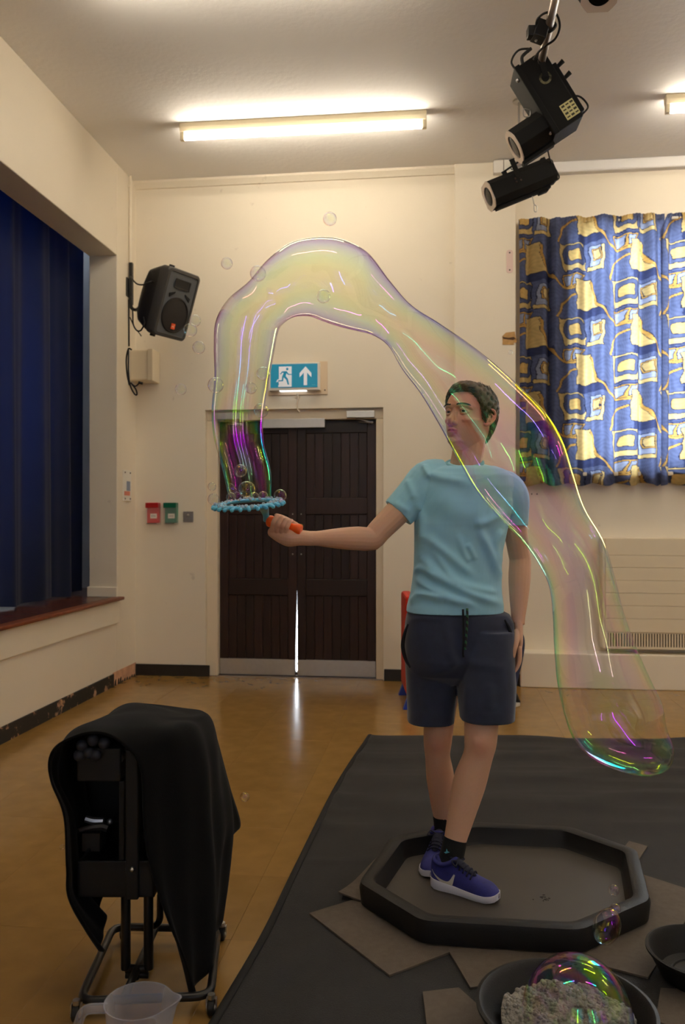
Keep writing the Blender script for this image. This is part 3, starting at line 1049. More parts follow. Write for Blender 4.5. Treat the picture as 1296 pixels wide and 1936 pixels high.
part('safety_chain', MB().tube([cB + RB @ (-.06, 0, -.09), cB + RB @ (-.07, 0, -.10) + (0, 0, -.05)], .0025, 6).tube([cB + RB @ (-.07, 0, -.1) + np.array(q) for q in ((0, 0, -.05), (.015, 0, -.06), (.016, 0, -.09), (.002, 0, -.09), (0, 0, -.05))], .003, 6, n=18), steel, r, smooth=True)
part('cable', MB().tube([cB + RB @ (-.22, 0, .0), P(1046, 341, D2_), P(1058, 336, D2_), P(1050, 318, D2_), P(1040, 300, 4.9), P(1033, 262, 4.75), pb + (.03, -.25, 0)], .0045, 7, n=40), rubber, r, smooth=True)

# junction of the bar: socket box and looped cable
sb0 = P(1022, 60, 3.95)
r = thing('socket_box', 'small black socket box strapped to the bar above the lamps', 'socket', sb0)
part('box', MB().box(sb0, (.062, .07, .085), frame_from((1, .1, -.3), (0, 0, 1))).box(sb0 + (-.045, 0, -.005), (.035, .05, .05)), black_pl, r, bevel=.005)
part('strap', MB().tube([wb(W(sb0)[1]) + (-.03, 0, 0), wb(W(sb0)[1]) + (0, 0, .028), wb(W(sb0)[1]) + (.03, 0, 0), wb(W(sb0)[1]) + (0, 0, -.028), wb(W(sb0)[1]) + (-.03, 0, 0)], .008, 6, n=16), black_pl, r, smooth=True)
part('cable', MB().tube([P(1014, 52, 3.93), P(1017, 36, 3.9), P(1033, 24, 3.85), P(1052, 26, 3.85), P(1059, 50, 3.9), P(1050, 74, 3.95), P(1030, 88, 4.0), P(1018, 100, 4.05), P(1010, 112, 4.1)], .0055, 7, n=44), rubber, r, smooth=True)
part('plug_pin', MB().tube([P(1013, 78, 3.95), P(1016, 74, 3.95)], .006, 6), steel, r)

# lamp 3: barely in the frame at the top
cC = P(1131, -22, 3.6)
pC = nrm(np.array([-.05, -.72, -.69]))
RC = frame_from(pC, (0, 0, 1))
r = thing('stage_lamp', 'black stage lamp cut off by the top edge, only its mouth showing', 'stage lamp', cC)
lamp_snoot(r, RC, cC, -.28, .06, .075, .075, .2, 'body')
pbc = np.array([cC[0], cC[1] + .05, zb_ + .02])
part('yoke', bent_strip([cC + RC @ (-.08, .08, 0), cC + RC @ (-.08, .08, .14), pbc + (0, 0, -.03)], RC[:, 0], .03, .006), lamp_m, r)
part('arm', MB().tube([pbc, wb(W(pbc)[1])], .014, 8), lamp_m, r, smooth=40)

# third lamp of the cluster: short snoot lamp behind the big one
jb = at_y(952, 319, 6.53)
r = thing('junction_box', 'white junction box on the pilaster just under the ceiling', 'junction box', (jb[0], 6.53, jb[2]), view=False)
j0, j1 = at_y(933, 319, 6.53), at_y(974, 319, 6.53)
part('housing', MB().bx(j0[0], j1[0], 6.475, 6.532, jb[2] - .05, jb[2] + .048), white_pl, r, bevel=.004)
part('lid_joint', MB().bx(jb[0] - .002, jb[0] + .002, 6.4735, 6.476, jb[2] - .048, jb[2] + .046), screw_m, r)
part('cable_end', MB().tube([at_y(966, 309, 6.47), at_y(971, 314, 6.45), at_y(969, 321, 6.45), at_y(965, 316, 6.46)], .004, 6, n=16), black_pl, r, smooth=True)

# ------------------------------------------------------------------ loudspeaker on its bracket
n0 = nrm((.797, -.498, -.342))
u0 = nrm(np.array([0, 0, 1]) - n0 * n0[2])
r0 = np.cross(u0, n0)
RS = np.column_stack([r0, u0, n0])                           # x: across the face, y: up the face, z: out of the face
DS = 5.98
cS = P(336, 577, DS)
spk = thing('loudspeaker', 'dark grey loudspeaker tilted down from the wall bracket by the stage', 'speaker', cS)
spk_m = M('speaker_cabinet', rgb(62, 60, 58), .6, bump=.1, bscale=250)
spk_d = M('speaker_back', rgb(30, 28, 27), .5)
sp = lambda x, y, z: cS + RS @ np.array([x, y, z])


def rrect(w, h, r_, n=5):
    o = []
    for sx, sy, a0 in ((1, 1, 0), (-1, 1, 90), (-1, -1, 180), (1, -1, 270)):
        for k in range(n):
            a = math.radians(a0 + 90 * k / (n - 1))
            o.append((sx * (w - r_) + r_ * math.cos(a), sy * (h - r_) + r_ * math.sin(a)))
    return np.array(o)


def rr(w, h, z, r_=.03, dy=0):
    return np.array([sp(x, y + dy, z) for x, y in rrect(w, h, r_)])


HW, HH = .165, .245
part('front_frame', MB().rings([rr(HW * .97, HH * .98, -.09), rr(HW, HH, -.07), rr(HW, HH, -.012), rr(HW * .96, HH * .97, 0), rr(HW * .86, HH * .9, .002, .02), rr(HW * .84, HH * .885, -.012, .02)]), spk_m, spk, smooth=30)
part('rear_shell', MB().rings([rr(HW * .96, HH * .97, -.085), rr(HW * .93, HH * .94, -.12), rr(HW * .74, HH * .80, -.24, .04, .0), rr(HW * .52, HH * .55, -.30, .04, -.02)]), spk_d, spk, smooth=30)
part('baffle', MB().rings([rr(HW * .85, HH * .89, -.02, .02), rr(HW * .85, HH * .89, -.006, .02)]), M('speaker_baffle', rgb(84, 88, 92), .5), spk)
a = np.linspace(0, 2 * math.pi, 32, endpoint=False)
ci = lambda rad, z, cy=-.075: np.array([sp(rad * math.cos(q), cy + rad * math.sin(q), z) for q in a])
part('woofer_grille', MB().rings([ci(.128, -.006), ci(.128, .004), ci(.120, .006), ci(.118, .001), ci(.06, .006), ci(.002, .008)]), M('speaker_grille', rgb(34, 29, 26), .7, bump=.3, bscale=500), spk, smooth=40)
part('horn', MB().rings([[sp(x, y + .145, .0) for x, y in rrect(.078, .034, .006)], [sp(x, y + .145, .003) for x, y in rrect(.078, .034, .006)], [sp(x, y + .145, .003) for x, y in rrect(.070, .027, .006)], [sp(x, y + .15, -.05) for x, y in rrect(.03, .016, .004)]]), spk_d, spk)
for s_ in (-1, 1):
    part('port', MB().prism([(s_ * .105, .055), (s_ * .05, .075), (s_ * .055, .06), (s_ * .10, .028)], .006, o=sp(0, .012, -.004), X=RS[:, 0], Y=RS[:, 1], N=RS[:, 2]), M('port_dark', rgb(14, 14, 14), .7), spk)
bd = part('badge', MB().prism(rrect(.019, .020, .003), .004, o=sp(.0, -.155, .006), X=RS[:, 0], Y=RS[:, 1], N=RS[:, 2]), M('orange_badge', rgb(224, 84, 32), .5), spk)
b = MB()                                                     # three white letters and the mark over them, far too small to read
for x0_, pts in ((-.012, [(0, .004), (0, -.006), (-.004, -.008)]), (-.004, [(0, .004), (0, -.008), (.005, -.005), (0, -.002), (.005, .002), (0, .004)]), (.006, [(0, .004), (0, -.008), (.006, -.008)])):
    b.tube([sp(x0_ + x, -.155 + y, .0105) for x, y in pts], .0012, 5)
b.tube([sp(.003, -.143, .0105), sp(.010, -.148, .0105)], .0014, 5)
part('badge_letters', b, M('white_print', rgb(240, 225, 205), .6), bd)
for x, y, z in ((-.05, .247, -.1), (-.06, -.25, -.11)):
    part('fly_point', MB().box(sp(x, y, z), (.03, .03, .03), RS), spk_d, spk, bevel=.003)
part('mount_plate', MB().box(sp(0, -.02, -.32), (.10, .13, .05), RS), black_mt, spk, bevel=.006)
wl = at_x(242, 560, XL)
yb0 = wl[1]
brk = thing('wall_bracket', 'black steel bracket holding the loudspeaker to the left wall', 'bracket', (XL, yb0, wl[2]), view=False)
z0_, z1_ = at_x(242, 497, XL)[2], at_x(242, 562, XL)[2]
part('wall_plate', MB().bx(XL, XL + .012, yb0 - .045, yb0 + .02, z1_, z1_ + .15), black_mt, brk, bevel=.002)
part('upright', MB().bx(XL + .012, XL + .04, yb0 - .012, yb0 + .02, z1_ - .06, z0_), black_mt, brk, bevel=.002)
e_ = W(sp(0, -.02, -.325))
part('arm', MB().tube([(XL + .026, yb0, z1_ - .02), (XL + .03, yb0, z1_ - .085), (XL + .08, yb0, z1_ - .10), (e_[0], e_[1], e_[2])], .014, 10, n=20), black_mt, brk, smooth=40)
vv = lambda *q: [W(P(u, v, d)) for u, v, d in q]
part('cable', MB().tube(vv((247, 523, 6.1), (258, 536, 5.9), (272, 538, 5.85), (286, 532, 5.85), (292, 536, 5.95)), .0055, 7, n=30), rubber, brk, smooth=True)
part('cable', MB().tube(vv((247, 560, 6.15), (251, 590, 6.1), (252, 612, 6.05), (258, 624, 5.95), (266, 625, 5.9), (273, 612, 5.85), (272, 600, 5.95)), .0055, 7, n=36), rubber, brk, smooth=True)
part('cable', MB().tube(vv((246, 600, 6.15), (255, 620, 6.1), (262, 628, 6.05), (267, 635, 6.0)), .004, 7, n=20), rubber, brk, smooth=True)
part('cable', MB().tube([(XL + .008, yb0, z1_ - .02), (XL + .008, yb0 + .004, at_x(243, 655, XL)[2])], .006, 7), rubber, brk, smooth=True)
# surface conduit above
c_ = at_x(244, 420, XL)
solo('conduit', MB().tube([(XL + .012, c_[1], at_x(244, 496, XL)[2]), (XL + .012, c_[1], ZC)], .012, 8).bx(XL, XL + .02, c_[1] - .02, c_[1] + .02, at_x(245, 356, XL)[2], at_x(245, 356, XL)[2] + .02), gloss_w, 'thin cream conduit running from the speaker bracket up to the ceiling', 'conduit', view=False, smooth=40)
# cream box under the speaker, fixed in the corner
q0, q1 = at_x(246, 664, XL), at_x(246, 722, XL)
amp = thing('wall_box', 'cream metal box with cables on the wall below the loudspeaker', 'box', (XL, q0[1], q1[2]), view=False)
xa = XL + .21
part('casing', MB().bx(XL + .02, xa, q0[1] - .06, q0[1] + .10, q1[2], q0[2]), cream_metal, amp, bevel=.012)
part('lid', MB().bx(xa - .04, xa + .004, q0[1] - .068, q0[1] + .105, q1[2] - .004, q0[2] + .004), cream_metal, amp, bevel=.006)
part('back_board', MB().bx(XL, XL + .02, q0[1] - .05, q0[1] + .1, q1[2] - .03, q0[2]), white_pl, amp)
part('cable_bundle', MB().tube(vv((249, 661, 6.2), (243, 660, 6.18), (239, 680, 6.2), (241, 710, 6.2), (245, 728, 6.18)), .006, 7, n=30)
     .tube(vv((243, 662, 6.2), (243, 700, 6.2), (246, 727, 6.18), (254, 744, 6.12), (259, 746, 6.1), (257, 736, 6.1), (248, 724, 6.15)), .006, 7, n=36)
     .tube(vv((247, 724, 6.15), (256, 730, 6.1), (263, 725, 6.05)), .005, 7, n=16), rubber, amp, smooth=True)
part('gland', MB().tube([W(P(262, 723, 6.05)), W(P(270, 725, 6.05))], .010, 8), black_pl, amp, smooth=40)

# ------------------------------------------------------------------ plates, call points, sign
q0, q1 = at_x(232, 888, XL), at_x(247, 948, XL)
pl = thing('wall_plate', 'narrow white plate with a blue and a red strip, left of the call points', 'plate', (XL, (q0[1] + q1[1]) / 2, q1[2]), view=False)
yy0, yy1 = at_x(231.5, 915, XL)[1], at_x(246.5, 915, XL)[1]
part('plate', MB().bx(XL, XL + .01, yy0, yy1, q1[2], q0[2]), white_pl, pl, bevel=.004)
for y in (yy0 + .03, yy1 - .03):
    for z in (q1[2] + .02, q0[2] - .02):
        part('screw', MB().ball((XL + .011, y, z), .007, 8, 6), screw_m, pl, smooth=True)
zf = lambda v: at_x(240, v, XL)[2]
part('blue_strip', MB().bx(XL + .01, XL + .0115, (yy0 + yy1) / 2 - .02, (yy0 + yy1) / 2 + .055, zf(928), zf(910)), M('blue_strip', rgb(128, 142, 168), .5), pl)
part('red_strip', MB().bx(XL + .01, XL + .0115, (yy0 + yy1) / 2 - .07, (yy0 + yy1) / 2 + .05, zf(937), zf(929)), M('red_strip', rgb(214, 128, 108), .5), pl)
b = MB()
for k in range(7):
    b.bx(XL + .01, XL + .0112, yy1 - .055, yy1 - .055 + .016 + .012 * (k % 2), zf(912 + k * 3), zf(912 + k * 3) + .003)
part('scale_marks', b, M('grey_print', rgb(120, 112, 120), .6), pl)


def call_point(u0, u1, v0, v1, col, lab, nm):
    a_, c_ = at_y(u0, v0, YB), at_y(u1, v1, YB)
    x0, x1, z0, z1 = a_[0], c_[0], c_[2], a_[2]
    r = thing('call_point', lab, 'call point', ((x0 + x1) / 2, YB, z0), view=False)
    m = M(nm, rgb(*col), .35)
    part('back_box', MB().bx(x0 + .004, x1 - .006, YB - .035, YB, z0 + .015, z1 - .03), m, r, bevel=.004)
    part('hood', MB().bx(x0 - .002, x1 - .004, YB - .06, YB, z1 - .042, z1 + .002), M(nm + '_hood', rgb(*[int(k * .85) for k in col]), .3), r, bevel=.005)
    zc = z0 + (z1 - z0) * .40
    xc = (x0 + x1) / 2 + .004
    lb = part('white_panel', MB().bx(xc - .028, xc + .028, YB - .038, YB - .034, zc - .02, zc + .02), white_pl, r, bevel=.001)
    b = MB()
    for k in (-1, 0, 1):
        b.ball((xc + k * .013, YB - .0385, zc), (.0045, .002, .0045), 8, 6)
    part('dots', b, screw_m, lb)
    part('cover', MB().bx(x0, x1, YB - .058, YB - .002, z0, z1 - .03), M('clear_cover', (1, 1, 1, 1), .05, alpha=.12), r, bevel=.006)
    part('seal_strip', MB().bx(x0 + .012, x1 - .02, YB - .06, YB - .057, z0 + .008, z0 + .014), M('dark_print', rgb(60, 56, 40), .7), r)
    return r


cp = call_point(280, 305, 951, 992, (196, 36, 38), 'red fire alarm call point, left of the green one', 'alarm_red')
call_point(313.5, 338.5, 951, 992, (18, 112, 84), 'green door release call point between the red one and the key switch', 'release_green')
a_, c_ = at_y(347, 967, YB), at_y(366, 987, YB)
ks = thing('key_switch', 'small grey square key switch plate right of the green call point', 'switch', ((a_[0] + c_[0]) / 2, YB, c_[2]), view=False)
part('plate', MB().bx(a_[0], c_[0], YB - .008, YB, c_[2], a_[2]), M('grey_plate', rgb(132, 128, 130), .45, metal=.3), ks, bevel=.002)
part('key_barrel', MB().ball(((a_[0] + c_[0]) / 2, YB - .008, (a_[2] + c_[2]) / 2 + .012), (.012, .008, .012), 12, 8), steel, ks, smooth=True)

# exit sign
a_, c_ = at_y(508, 686, YB - .06), at_y(605, 737, YB - .06)
x0, x1, z0, z1 = a_[0], c_[0], c_[2], a_[2]
es = thing('exit_sign', 'lit blue-green emergency exit sign with a running man and an up arrow over the door', 'sign', ((x0 + x1) / 2, YB, z0), view=False)
part('casing', MB().bx(x0, x1, YB - .06, YB, z0, z1), white_pl, es, bevel=.006)
part('back_plate', MB().bx(x0 - .012, x1 + .055, YB - .012, YB, z0 - .03, z1 + .012), M('old_paint_patch', rgb(222, 200, 170), .6), es, bevel=.002)
part('light_slot', MB().bx(x0 + .09, x1 - .11, YB - .058, YB - .02, z0 - .006, z0 + .001), M('slot_glow', (1, 1, 1, 1), emit=(.9, .95, 1, 1), estr=1.4), es)
teal = M('teal_sign_face', rgb(22, 128, 158), .35, emit=rgb(10, 130, 170), estr=.28)
px0, px1, pz0, pz1 = x0 + .018, x1 - .018, z0 + .022, z1 - .014
part('sign_face', MB().bx(px0, px1, YB - .064, YB - .058, pz0, pz1), teal, es, bevel=.001)
whs = M('sign_white', rgb(236, 236, 246), .5, emit=(1, 1, 1, 1), estr=.18)
sx, sz = (px1 - px0) / 680.0, (pz1 - pz0) / 330.0             # sign face measured as 680 x 330 units, origin top left
mk = lambda pts, h, yo: MB().prism([(x * sx, -y * sz) for x, y in pts], h, o=(px0, yo, pz1), X=(1, 0, 0), Y=(0, 0, 1), N=(0, -1, 0))
part('arrow', mk([(508, 38), (592, 130), (592, 190), (530, 125), (530, 300), (482, 300), (482, 125), (422, 190), (422, 130)], .002, YB - .064), whs, es)
dw = part('doorway', mk([(122, 34), (306, 34), (306, 318), (112, 318), (112, 300), (122, 292), (118, 245), (82, 250), (86, 240), (102, 212), (122, 212)], .002, YB - .064), whs, es)
man = MB()
man.add(*(lambda m: (m.verts(), m.f))(mk([(244 + 17 * math.cos(t), 70 + 19 * math.sin(t)) for t in np.linspace(0, 2 * math.pi, 16, endpoint=False)], .0015, YB - .066)))
for poly in ([(168, 102), (236, 100), (262, 138), (306, 142), (306, 154), (254, 152), (232, 130), (222, 170), (252, 208), (272, 290), (250, 290), (228, 220), (190, 186), (184, 240), (110, 242), (112, 226), (166, 224), (168, 178), (192, 122), (174, 120), (150, 146), (138, 138)],):
    man.add(*(lambda m: (m.verts(), m.f))(mk(poly, .0015, YB - .066)))
part('running_man', man, teal, es)
part('small_print', mk([(598, 292), (650, 292), (650, 300), (598, 300)], .0008, YB - .064), M('pale_teal', rgb(90, 170, 190), .5), es)
for x in (x0 - .006, x1 + .035):
    part('screw', MB().ball((x, YB - .013, z1 - .02 if x < x0 else z0 + .005), .006, 8, 6), screw_m, es, smooth=True)
# hook over the door
h0 = at_y(563, 752, YB)
solo('wall_hook', MB().tube([at_y(563, 744, YB - .004), at_y(564, 755, YB - .01), at_y(562, 762, YB - .02), at_y(563, 774, YB - .02), at_y(567, 779, YB - .03)], [.012, .006, .005, .006, .006], 8, n=16).bx(h0[0] - .02, h0[0] + .02, YB - .006, YB, h0[2] - .005, h0[2] + .035), M('painted_hook', rgb(206, 190, 166), .5), 'small painted hook on the wall between the exit sign and the door', 'hook', view=False, smooth=40)
# oblong plate and torn patch beside the curtain
a_, c_ = at_y(958, 473, 6.53), at_y(970.5, 516, 6.53)
cx_, cz_, hw, hh = (a_[0] + c_[0]) / 2, (a_[2] + c_[2]) / 2, (c_[0] - a_[0]) / 2, (a_[2] - c_[2]) / 2
bp = thing('blank_plate', 'pinkish oblong plate with two screws on the pilaster left of the curtain', 'plate', (cx_, 6.53, c_[2]), view=False)
part('plate', MB().prism(rrect(hw, hh, hw * .8), .006, o=(cx_, 6.53, cz_), X=(1, 0, 0), Y=(0, 0, 1), N=(0, -1, 0)), M('pinkish_plate', rgb(222, 196, 186), .5), bp, bevel=.001)
for s_ in (-1, 1):
    part('screw', MB().ball((cx_, 6.523, cz_ + s_ * hh * .75), .006, 8, 6), screw_m, bp, smooth=True)
tp = [at_y(u, v, 6.53) for u, v in ((950, 636), (957, 629), (974, 627), (976, 640), (979, 641), (977, 648), (972, 648), (972, 652), (951, 652), (951, 645))]
tr_ = thing('torn_patch', 'torn brown patch with a dark hole on the pilaster beside the curtain', 'patch', (tp[0][0], 6.53, tp[8][2]), view=False)
part('card', MB().prism([(q[0] - tp[0][0], q[2] - tp[0][2]) for q in tp], .004, o=(tp[0][0], 6.53, tp[0][2]), X=(1, 0, 0), Y=(0, 0, 1), N=(0, -1, 0)), M('brown_card', rgb(176, 138, 88), .8, var=.25, vscale=30), tr_)
part('hole', MB().prism([(q[0] - tp[0][0], q[2] - tp[0][2]) for q in [at_y(u, v, 6.53) for u, v in ((950, 637), (962, 639), (972, 637), (976, 641), (970, 643), (953, 641))]], .0015, o=(tp[0][0], 6.526, tp[0][2]), X=(1, 0, 0), Y=(0, 0, 1), N=(0, -1, 0)), M('hole_dark', rgb(70, 46, 28), .8), tr_)

# radiator
RY = 6.50
a_, c_ = at_y(1140, 1017, RY), at_y(1140, 1227, RY)
rx0, rx1, rz0, rz1 = a_[0], a_[0] + 1.5, c_[2], a_[2]
rad = thing('radiator', 'cream panelled wall heater with a slotted grille, under the window', 'heater', (rx0, YB, rz0), view=False)
part('casing', MB().bx(rx0, rx1, RY + .008, YB + .038, rz0, rz1), cream_metal, rad, bevel=.008)
hs = [1017, 1050, 1073, 1097, 1121, 1145, 1169, 1195]
for k in range(len(hs) - 1):
    zt_, zb2 = at_y(1140, hs[k], RY)[2], at_y(1140, hs[k + 1], RY)[2]
    part('front_panel', MB().bx(rx0 + .022, rx1 - .02, RY, RY + .012, zb2 + .0012, zt_ - (.0012 if k else .004)), cream_metal, rad, bevel=.0025)
gz0, gz1 = at_y(1150, 1222, RY)[2], at_y(1150, 1197, RY)[2]
gx0 = at_y(1150, 1200, RY)[0]
part('front_panel', MB().bx(rx0 + .022, rx1 - .02, RY, RY + .012, rz0 + .003, gz0), cream_metal, rad, bevel=.002)
part('front_panel', MB().bx(rx0 + .022, gx0, RY, RY + .012, gz0, gz1 + .008), cream_metal, rad)
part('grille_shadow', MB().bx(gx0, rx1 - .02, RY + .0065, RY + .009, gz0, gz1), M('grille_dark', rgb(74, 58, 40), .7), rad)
n = int((rx1 - gx0) / .0202)
slot = None
for k in range(n):
    xx = gx0 + .0202 * k + .0055
    part('grille_bar', MB().bx(xx, xx + .0115, RY, RY + .007, gz0, gz1), cream_metal, rad) if slot is None else None
    if slot is None:
        slot = bpy.context.scene.objects['grille_bar']
    else:
        twin(slot, rad, (.0202 * k, 0, 0))
# two screw holes above the heater
for u in (1006, 1016):
    q = at_y(u, 934, YB + .04)
    solo('screw_hole', MB().ball((q[0], YB + .038, q[2]), (.006, .004, .006), 8, 6), screw_m, 'tiny dark screw hole in the wall under the curtain, %s of a pair' % ('left' if u == 1006 else 'right'), 'hole', view=False)
# ------------------------------------------------------------------ people
skin_m = attr_mat('skin', rough=.5, sss=.12, spec=.35)
SKIN = np.array(rgb(218, 172, 142)[:3])
LIP = np.array(rgb(176, 98, 88)[:3])
FLUSH = np.array(rgb(206, 128, 104)[:3])


def interp(z, tab):
    t = np.array(sorted(tab))
    return np.interp(z, t[:, 0], t[:, 1])


FRONT = [(.118, .0), (.112, .034), (.10, .056), (.08, .078), (.06, .088), (.04, .093), (.022, .0955), (.008, .090), (-.005, .0875), (-.03, .088), (-.05, .0885), (-.06, .089), (-.07, .0885), (-.082, .088), (-.092, .084), (-.104, .087), (-.114, .083), (-.122, .068), (-.127, .03)]
BACK = [(.118, .0), (.112, -.035), (.10, -.060), (.08, -.082), (.05, -.098), (.02, -.103), (-.02, -.097), (-.05, -.084), (-.08, -.068), (-.127, -.058)]
WIDE = [(.118, .0), (.112, .028), (.10, .046), (.08, .062), (.05, .0735), (.02, .0765), (0, .0755), (-.02, .073), (-.05, .067), (-.07, .062), (-.09, .054), (-.104, .047), (-.116, .038), (-.127, .025)]


def head_surface(z, a, off=0.0):
    """point of the skull/face at height z and angle a (0 = front, positive to his right)"""
    f, b, w_ = interp(z, FRONT), interp(z, BACK), interp(z, WIDE)
    c, s = np.cos(a), np.sin(a)
    p = 2.35
    k = (np.abs(c) ** p + np.abs(s) ** p) ** (-1 / p)
    jaw = np.clip((-.03 - z) / .07, 0, 1)
    x = w_ * s * k
    y = np.where(c > 0, f, -b) * c * k
    # the jaw narrows towards the chin
    x = x * (1 - jaw * .38 * np.clip(y / .09, 0, 1) ** 1.3)
    n = np.stack([s / np.maximum(w_, .02), np.where(c > 0, c / np.maximum(f, .02), c / np.maximum(-b, .02)), np.where(z > .05, (z - .05) * 220, 0) * np.ones_like(a)], -1)
    n = n / np.linalg.norm(n, axis=-1, keepdims=True)
    q = np.stack([x, y, z * np.ones_like(a)], -1)
    ex, ez = (np.abs(x) - .033) / .017, (z - .001) / .013
    q[..., 1] -= np.where(c > 0, .010 * np.exp(-ex ** 2 - ez ** 2), 0)
    q[..., 1] += np.where(c > 0, .004 * np.exp(-((np.abs(x) - .028) / .02) ** 2 - ((z - .021) / .007) ** 2), 0)
    return q + n * (np.asarray(off)[..., None] if np.ndim(off) else off)


def head_parts(b, T):
    """adds the closed shapes of a head (head frame: x to his right, y forward, z up) mapped through T"""
    zs = np.concatenate([np.linspace(.1175, .09, 9), np.linspace(.085, -.127, 66)])
    an = np.linspace(-math.pi, math.pi, 96, endpoint=False)
    b.rings([T(head_surface(z, an)) for z in zs])
    tt = lambda pts, r, n=12, seg=10, ab=None: b.tube(T(np.array(pts, float)), r, seg, n=n, cap='round', ab=ab)
    # nose
    tt([(0, .084, .012), (0, .0905, -.008), (0, .0975, -.024), (0, .1025, -.037), (0, .098, -.046)], [.0080, .0076, .0084, .0098, .0080], 18)
    tt([(0, .100, -.047), (0, .090, -.051), (0, .086, -.054)], [.0055, .0055, .005], 8)
    for s in (-1, 1):
        b.ball(T(np.array([s * .0130, .0925, -.044])), .0088)
        tt([(s * .008, .088, -.006), (s * .012, .090, -.03), (s * .016, .09, -.045)], [.006, .0072, .007], 8)
        # brow, cheek, lids, jaw corner
        tt([(s * .012, .0895, .017), (s * .028, .0885, .0225), (s * .045, .078, .021), (s * .056, .063, .013)], [.0065, .0075, .0075, .006], 14)
        tt([(s * .036, .070, -.030), (s * .051, .053, -.025), (s * .062, .030, -.020)], [.0125, .0125, .011], 10)
        tt([(s * .019, .0800, .0015), (s * .026, .0862, .0068), (s * .035, .0857, .0072), (s * .044, .0787, .0044), (s * .049, .0715, .000)], [.0030, .0040, .0042, .0038, .0030], 16)
        tt([(s * .019, .0795, .0005), (s * .027, .0830, -.0080), (s * .036, .0815, -.0090), (s * .044, .0765, -.006), (s * .049, .0715, -.0005)], [.0024, .0030, .0032, .003, .0024], 16)
        # ear
        e = lambda y, z, o=0.0: (s * (.0735 + o + .010 * np.clip(-(y + .0) / .02, -.3, 1)), y, z)
        tt([e(.006, -.006), e(.007, .012), e(-.004, .027, .004), e(-.018, .027, .008), e(-.027, .014, .010), e(-.026, -.004, .009), e(-.017, -.020, .005), e(-.006, -.030, .001), e(.002, -.027)], [.0035, .0042, .0048, .0048, .0046, .0044, .0042, .0062, .0045], 30, 8)
        b.ball(T(np.array([s * .078, -.008, -.002])), (.004, .016, .024), 12, 8, R=T.R)
        tt([e(-.012, .014, .004), e(-.019, .004, .007), e(-.014, -.012, .004)], [.0035, .0042, .0035], 10, 8)
    # lips and chin
    tt([(-.025, .076, -.0725), (-.013, .0875, -.0685), (-.004, .0925, -.066), (0, .0922, -.0672), (.004, .0925, -.066), (.013, .0875, -.0685), (.025, .076, -.0725)], [.0022, .0042, .0052, .005, .0052, .0042, .0022], 26, 8)
    tt([(-.023, .0765, -.0745), (-.012, .0870, -.0785), (0, .0915, -.0800), (.012, .0870, -.0785), (.023, .0765, -.0745)], [.0022, .0048, .0060, .0048, .0022], 22, 8)
    b.ball(T(np.array([0, .0785, -.107])), (.017, .013, .012), R=T.R)


class Head:
    def __init__(s, c, yaw, pitch, roll=0.0, k=1.0):
        """yaw: turn to the picture's left, pitch: look up (degrees)"""
        a, p = math.radians(yaw), math.radians(pitch)
        Fw = np.array([-math.sin(a) * math.cos(p), -math.cos(a) * math.cos(p), math.sin(p)])
        X = nrm(np.cross(Fw, (0, 0, 1)))
        U = np.cross(X, Fw)
        rl = math.radians(roll)
        X, U = X * math.cos(rl) + U * math.sin(rl), U * math.cos(rl) - X * math.sin(rl)
        s.R, s.c, s.k = np.column_stack([X, Fw, U]), np.asarray(c, float), k

    def __call__(s, q):
        return np.asarray(q) * s.k @ s.R.T + s.c

    def inv(s, q):
        return (np.asarray(q) - s.c) @ s.R / s.k


def skin_colors(v, T, hands=()):
    q = T.inv(v)
    x, y, z = q.T
    c = np.tile(SKIN, (len(v), 1))
    g = np.random.default_rng(3).normal(0, .02, len(v))
    mix = lambda c, m, col: c * (1 - m[:, None]) + col * m[:, None]
    inh = (z > -.13) & (z < .13) & (np.abs(x) < .1) & (y > -.12) & (y < .14)
    ck = np.exp(-((np.abs(x) - .045) / .02) ** 2 - ((z + .035) / .02) ** 2) * (y > .02)
    c = mix(c, np.where(inh, .45 * ck, 0), FLUSH)
    ns = np.exp(-(x / .016) ** 2 - ((z + .04) / .014) ** 2) * (y > .09)
    c = mix(c, np.where(inh, .35 * ns, 0), FLUSH)
    er = (np.abs(x) > .072) & (np.abs(z) < .034) & inh
    c = mix(c, np.where(er, .55, 0), FLUSH)
    lp = np.clip(1.6 - np.abs(z + .0735 + .06 * (np.abs(x) / .025) ** 2 * .02) / .0075, 0, 1) * np.clip((.0245 - np.abs(x)) / .004, 0, 1) * (y > .07)
    c = mix(c, np.where(inh, .85 * lp, 0), LIP)
    sb = np.clip((-.045 - z) / .02, 0, 1) * np.clip((.06 - np.abs(x)) / .02 + .5, 0, 1) * (y > .0) * (1 - lp)
    c = mix(c, np.where(inh, .12 * sb, 0), np.array(rgb(120, 92, 80)[:3]))
    ey = np.exp(-((np.abs(x) - .034) / .02) ** 2 - ((z - .002) / .014) ** 2) * (y > .05)
    c = mix(c, np.where(inh, .35 * ey, 0), np.array(rgb(168, 112, 92)[:3]))
    return np.clip(c * (1 + g[:, None] * .5), 0, 1)


